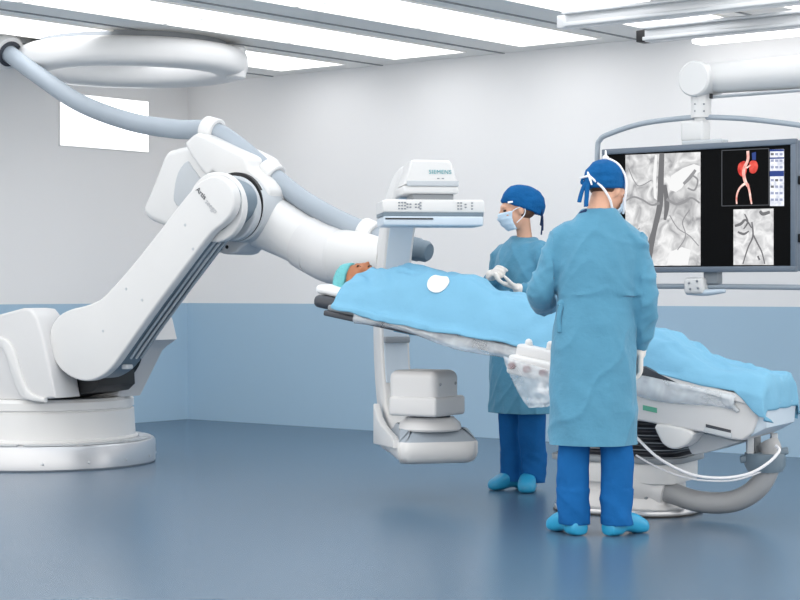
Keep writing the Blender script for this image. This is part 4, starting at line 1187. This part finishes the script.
b = bmesh.new(); sline(b, [(662, 153), (661, 180), (660, 205), (654, 232), (647, 265)], [6, 7, 7, 6, 6], B2); obj('aorta', b, M['scr_dark'], scr, smooth=False, label='dark vessel in the angiogram')
b = bmesh.new(); sline(b, [(665, 185), (667, 205), (665, 220)], [4, 6, 3], B2+.0009); obj('aorta', b, M['scr_dark'], scr, smooth=False, label='dark vessel in the angiogram')
b = bmesh.new(); sline(b, [(656, 225), (651, 245), (648, 264)], [5, 8, 8], B2+.0018); obj('aorta', b, M['scr_dark'], scr, smooth=False, label='dark vessel in the angiogram')
b = bmesh.new(); sline(b, [(626, 201), (634, 197), (643, 200), (652, 205), (660, 203)], [1.5, 2, 2, 2, 3], B2+.0027); obj('vessel_branch', b, M['scr_mid'], scr, smooth=False)
b = bmesh.new(); sline(b, [(667, 199), (676, 204), (684, 202), (692, 198), (700, 203)], [3, 2.5, 3.5, 2, 2], B2+.0027); obj('vessel_branch', b, M['scr_mid'], scr, smooth=False)
b = bmesh.new(); sline(b, [(629, 168), (634, 180), (640, 186), (652, 180)], [1, 1, 1, 1], B2+.0027); obj('vessel_branch', b, M['scr_mid'], scr, smooth=False)
b = bmesh.new(); sline(b, [(670, 215), (678, 228), (690, 236), (699, 246)], [1, 1, 1, 1], B2+.0027); obj('vessel_branch', b, M['scr_mid'], scr, smooth=False)
b = bmesh.new(); sline(b, [(690, 210), (683, 222), (686, 236), (678, 250)], [1.2, 1.2, 1, 1], B2+.0036); obj('vessel_branch', b, M['scr_mid'], scr, smooth=False)
b = bmesh.new(); sline(b, [(640, 228), (630, 240), (628, 258)], [1, 1, 1], B2+.0027); obj('vessel_branch', b, M['scr_mid'], scr, smooth=False)
b = bmesh.new(); sline(b, [(692, 175), (698, 180), (695, 190), (688, 188)], [1.5, 2, 2, 1.5], B2+.0027); obj('vessel_branch', b, M['scr_mid'], scr, smooth=False)
b = bmesh.new(); sline(b, [(696, 170), (690, 178), (684, 184)], [3, 4, 3], B2+.0036); obj('vessel_branch', b, M['scr_mid'], scr, smooth=False)
for pts in ([(671, 176), (683, 168), (694, 164), (700, 166), (700, 172), (688, 178), (682, 188), (676, 192), (670, 190)], [(670, 252), (682, 247), (691, 250), (688, 265), (667, 265)], [(655, 155), (657.5, 155), (656, 185), (657, 200), (654, 198), (653, 175)]):
    spoly('bright_patch', pts, M['scr_light'], base=SZ+.0011, d=.0002)
# 3-D vessel rendering window
b = bmesh.new()
for a_, c_ in (((722, 150.5), (769, 148.5)), ((722, 206), (769, 205)), ((722, 150.5), (722, 206)), ((769, 148.5), (769, 205))):
    sline(b, [a_, c_], [.8, .8], B2)
obj('image_outline', b, M['scr_line'], scr, smooth=False)
for pts in ([(739, 164), (745, 161), (747, 168), (745, 176), (741, 176), (738, 171)], [(750, 162), (756, 161), (758, 167), (755, 173), (750, 172)]):
    spoly('kidney', sm(pts, 3), M['scr_red'], base=B2, label='red kidney shape')
b = bmesh.new()
sline(b, [(748, 151), (748, 160), (744, 170), (745, 180), (748, 186)], [3, 3, 3.5, 3.5, 3], B2+.001)
sline(b, [(746, 183), (740, 188), (737, 196), (737, 204)], [2.5, 2, 1.8, 1.5], B2+.0019)
sline(b, [(748, 184), (750, 192), (751, 199), (752, 204)], [2.5, 2.2, 2, 1.5], B2+.0028)
sline(b, [(747, 168), (751, 165)], [1.5, 1.5], B2+.0036); 
obj('artery', b, M['scr_vessel'], scr, smooth=False, label='pink artery rendering')
spoly('spine_marker', [(752, 153), (756, 152), (756, 160), (752.5, 160)], M['scr_blue'], base=B2)
# icon column
spoly('icon_panel', [(770, 149.5), (784, 149), (784, 206), (770, 206)], M['scr_panel'], base=SZ)
for y0, y1 in ((149.5, 151.5), (157.5, 159), (171, 176.5)): spoly('icon_bar', [(770, y0), (784, y0-.3), (784, y1-.3), (770, y1)], M['scr_blue'], base=B2)
for q in range(8):
    for r_ in range(3):
        yy = 153+q*6.5
        if 168 < yy < 178: continue
        spoly('icon', [(771+r_*4.4, yy), (774+r_*4.4, yy), (774+r_*4.4, yy+2.4), (771+r_*4.4, yy+2.4)], M['scr_icon'] if (q+r_) % 5 else M['scr_dark'], base=B2+.0012)
spoly('angiogram', [(733.5, 209.5), (773.5, 208.5), (773.5, 265), (733.5, 265)], M['scr_xray2'], label='small grey angiogram image')
b = bmesh.new(); sline(b, [(752, 222), (753, 236), (748, 248), (743, 264)], [1.5, 1.8, 1.5, 1.2], B2); obj('vessel_branch', b, M['scr_dark'], scr, smooth=False)
b = bmesh.new(); sline(b, [(753, 234), (758, 244), (762, 252), (765, 264)], [1.8, 1.6, 1.5, 1.2], B2+.001); obj('vessel_branch', b, M['scr_dark'], scr, smooth=False)
b = bmesh.new(); sline(b, [(735, 226), (741, 224), (746, 220), (752, 228)], [2.5, 3, 2.2, 1.2], B2+.0019); obj('vessel_branch', b, M['scr_dark'], scr, smooth=False)
b = bmesh.new(); sline(b, [(760, 211), (763, 214), (770, 212)], [3, 3.5, 3], B2); obj('vessel_branch', b, M['scr_dark'], scr, smooth=False)
b = bmesh.new(); sline(b, [(738, 232), (744, 234), (749, 231)], [2, 2.5, 1.2], B2); obj('vessel_branch', b, M['scr_dark'], scr, smooth=False)
b = bmesh.new(); sline(b, [(758, 256), (760, 260)], [2, 2], B2+.002); obj('vessel_branch', b, M['scr_dark'], scr, smooth=False)
b = bmesh.new(); sline(b, [(745, 214), (748, 222), (744, 229)], [1.2, 2, 1.2], B2+.0028); obj('vessel_branch', b, M['scr_dark'], scr, smooth=False)
for py in (180, 238):
    p = onplane(798.5, py, mc, mn); b = bmesh.new(); add_box(b, frame(p-mn*.03, e, Z, mn), (.025, .05, .03), .006); obj('side_latch', b, M['black'], mon)
# guard rail around the display
loop = [(655, 286.2), (602, 285.5), (597.5, 276), (597, 200), (597.5, 150), (600, 140), (608, 134.5), (640, 124), (680, 118.5), (705, 117.2), (740, 118.5), (775, 122), (812, 127), (830, 131), (836, 142), (836, 278), (830, 287.5), (800, 287.3), (720, 286.5), (655, 286.2)]
def mo(px, py, d): return onplane(px, py, mc+mn*d, mn)
b = bmesh.new(); add_tube(b, [mo(x, y, -.06) for x, y in loop], .0165, 14, 5); obj('guard_rail', b, M['hose'], mon, ang=None, label='grey tube rail around the display')
# neck under the display and the white joint block
def mbox(name, x0, y0, x1, y1, d0, d1, m, bev=.01):
    p = mo(x0, y0, d1)-(mc+Z*zc); q = mo(x1, y1, d1)-(mc+Z*zc)
    cx, cy = (p.dot(e)+q.dot(e))/2, (p.z+q.z)/2
    b = bmesh.new(); add_box(b, MM @ T(cx, cy, (d0+d1)/2), (abs(q.dot(e)-p.dot(e)), abs(p.z-q.z), abs(d1-d0)), bev, 3); return obj(name, b, m, mon)
mbox('display_neck', 703, 268, 718, 284, -.09, -.03, M['midgrey'])
mbox('joint_block', 683, 277.5, 703, 294, -.10, .01, M['white'], .02)
b = bmesh.new(); add_limb(b, [mo(688, 292, -.02), mo(706, 292.5, -.02), mo(724, 291, -.02)], [.018, .02, .013], 12, 5); obj('handle', b, M['paleblue'], mon)
b = bmesh.new()
for x, y in ((689, 283), (697, 281), (698, 288), (690, 289)): add_ell(b, T(mo(x, y, .012)), .008, 8)
obj('joint_screw', b, M['midgrey'], mon)
mbox('top_mount', 680, 121, 703, 141, -.11, -.01, M['white'], .02)
b = bmesh.new(); add_box(b, frame(mo(705, 142.5, -.05), e, Z, mn), (.28, .03, .08), .008); obj('mount_bracket', b, M['lightgrey'], mon)
# vertical tube, knuckle disc and the horizontal arm
b = bmesh.new(); p = mo(701, 108, -.06); add_lathe(b, [(0, -.06), (.062, -.06), (.062, .12), (0, .12)], T(p), 28)
add_lathe(b, [(0, -.2), (.04, -.2), (.04, -.05), (0, -.05)], T(p), 24); obj('drop_tube', b, M['white'], mon)
b = bmesh.new()
for x, y in ((695, 104), (695, 111), (704, 104), (704, 111)): add_ell(b, T(mo(x, y, .0)), .006, 8)
obj('tube_screw', b, M['midgrey'], mon)
kd = mo(696.5, 79, .0)
b = bmesh.new(); add_lathe(b, [(0, .10), (.098, .10), (.108, .09), (.108, -.12), (.0, -.12)], frame(kd-mn*.06, e, Z, mn), 48); obj('knuckle', b, M['white'], mon)
b = bmesh.new(); q0 = mo(700, 79, -.1); q1 = q0+e*1.9-Z*.02
add_tube(b, [q0, q1], [.094, .106], 36, 2); obj('arm', b, M['white'], mon)
b = bmesh.new(); add_box(b, frame((q0+q1)/2+Z*-.105, e, Z, mn), ((q1-q0).length-.1, .012, .09), .004); obj('arm_trim', b, M['lightgrey'], mon)
b = bmesh.new(); add_box(b, frame(mo(711, 96, -.03), e, Z, mn), (.012, .03, .02)); obj('stop_pin', b, M['black'], mon)
b = bmesh.new(); add_lathe(b, [(0, q1.z-.11), (.11, q1.z-.11), (.12, q1.z), (.075, q1.z+.12), (.07, CEIL), (0, CEIL)], T(V((q1.x, q1.y, 0))), 32); obj('ceiling_column', b, M['white'], mon)

# ------------------------------------------------------------------ camera, light, view
cam = bpy.data.cameras.new('camera'); co = bpy.data.objects.new('camera', cam); C.objects.link(co)
co.location = (0, 0, CAMZ); co.rotation_euler = (R(90), 0, 0)
cam.sensor_width = 36; cam.lens = F/800*36; cam.shift_y = -(300-HOR)/800; cam.clip_end = 60
bpy.context.scene.camera = co
w = bpy.data.worlds.new('world'); bpy.context.scene.world = w; w.use_nodes = True
bg = w.node_tree.nodes['Background']; bg.inputs['Color'].default_value = (1.0, .975, .935, 1); bg.inputs['Strength'].default_value = 1.38
sc = bpy.context.scene
sc.view_settings.view_transform = 'Standard'; sc.view_settings.look = 'None'
sc.view_settings.exposure = .65; sc.view_settings.gamma = 1; sc.view_settings.use_curve_mapping = False
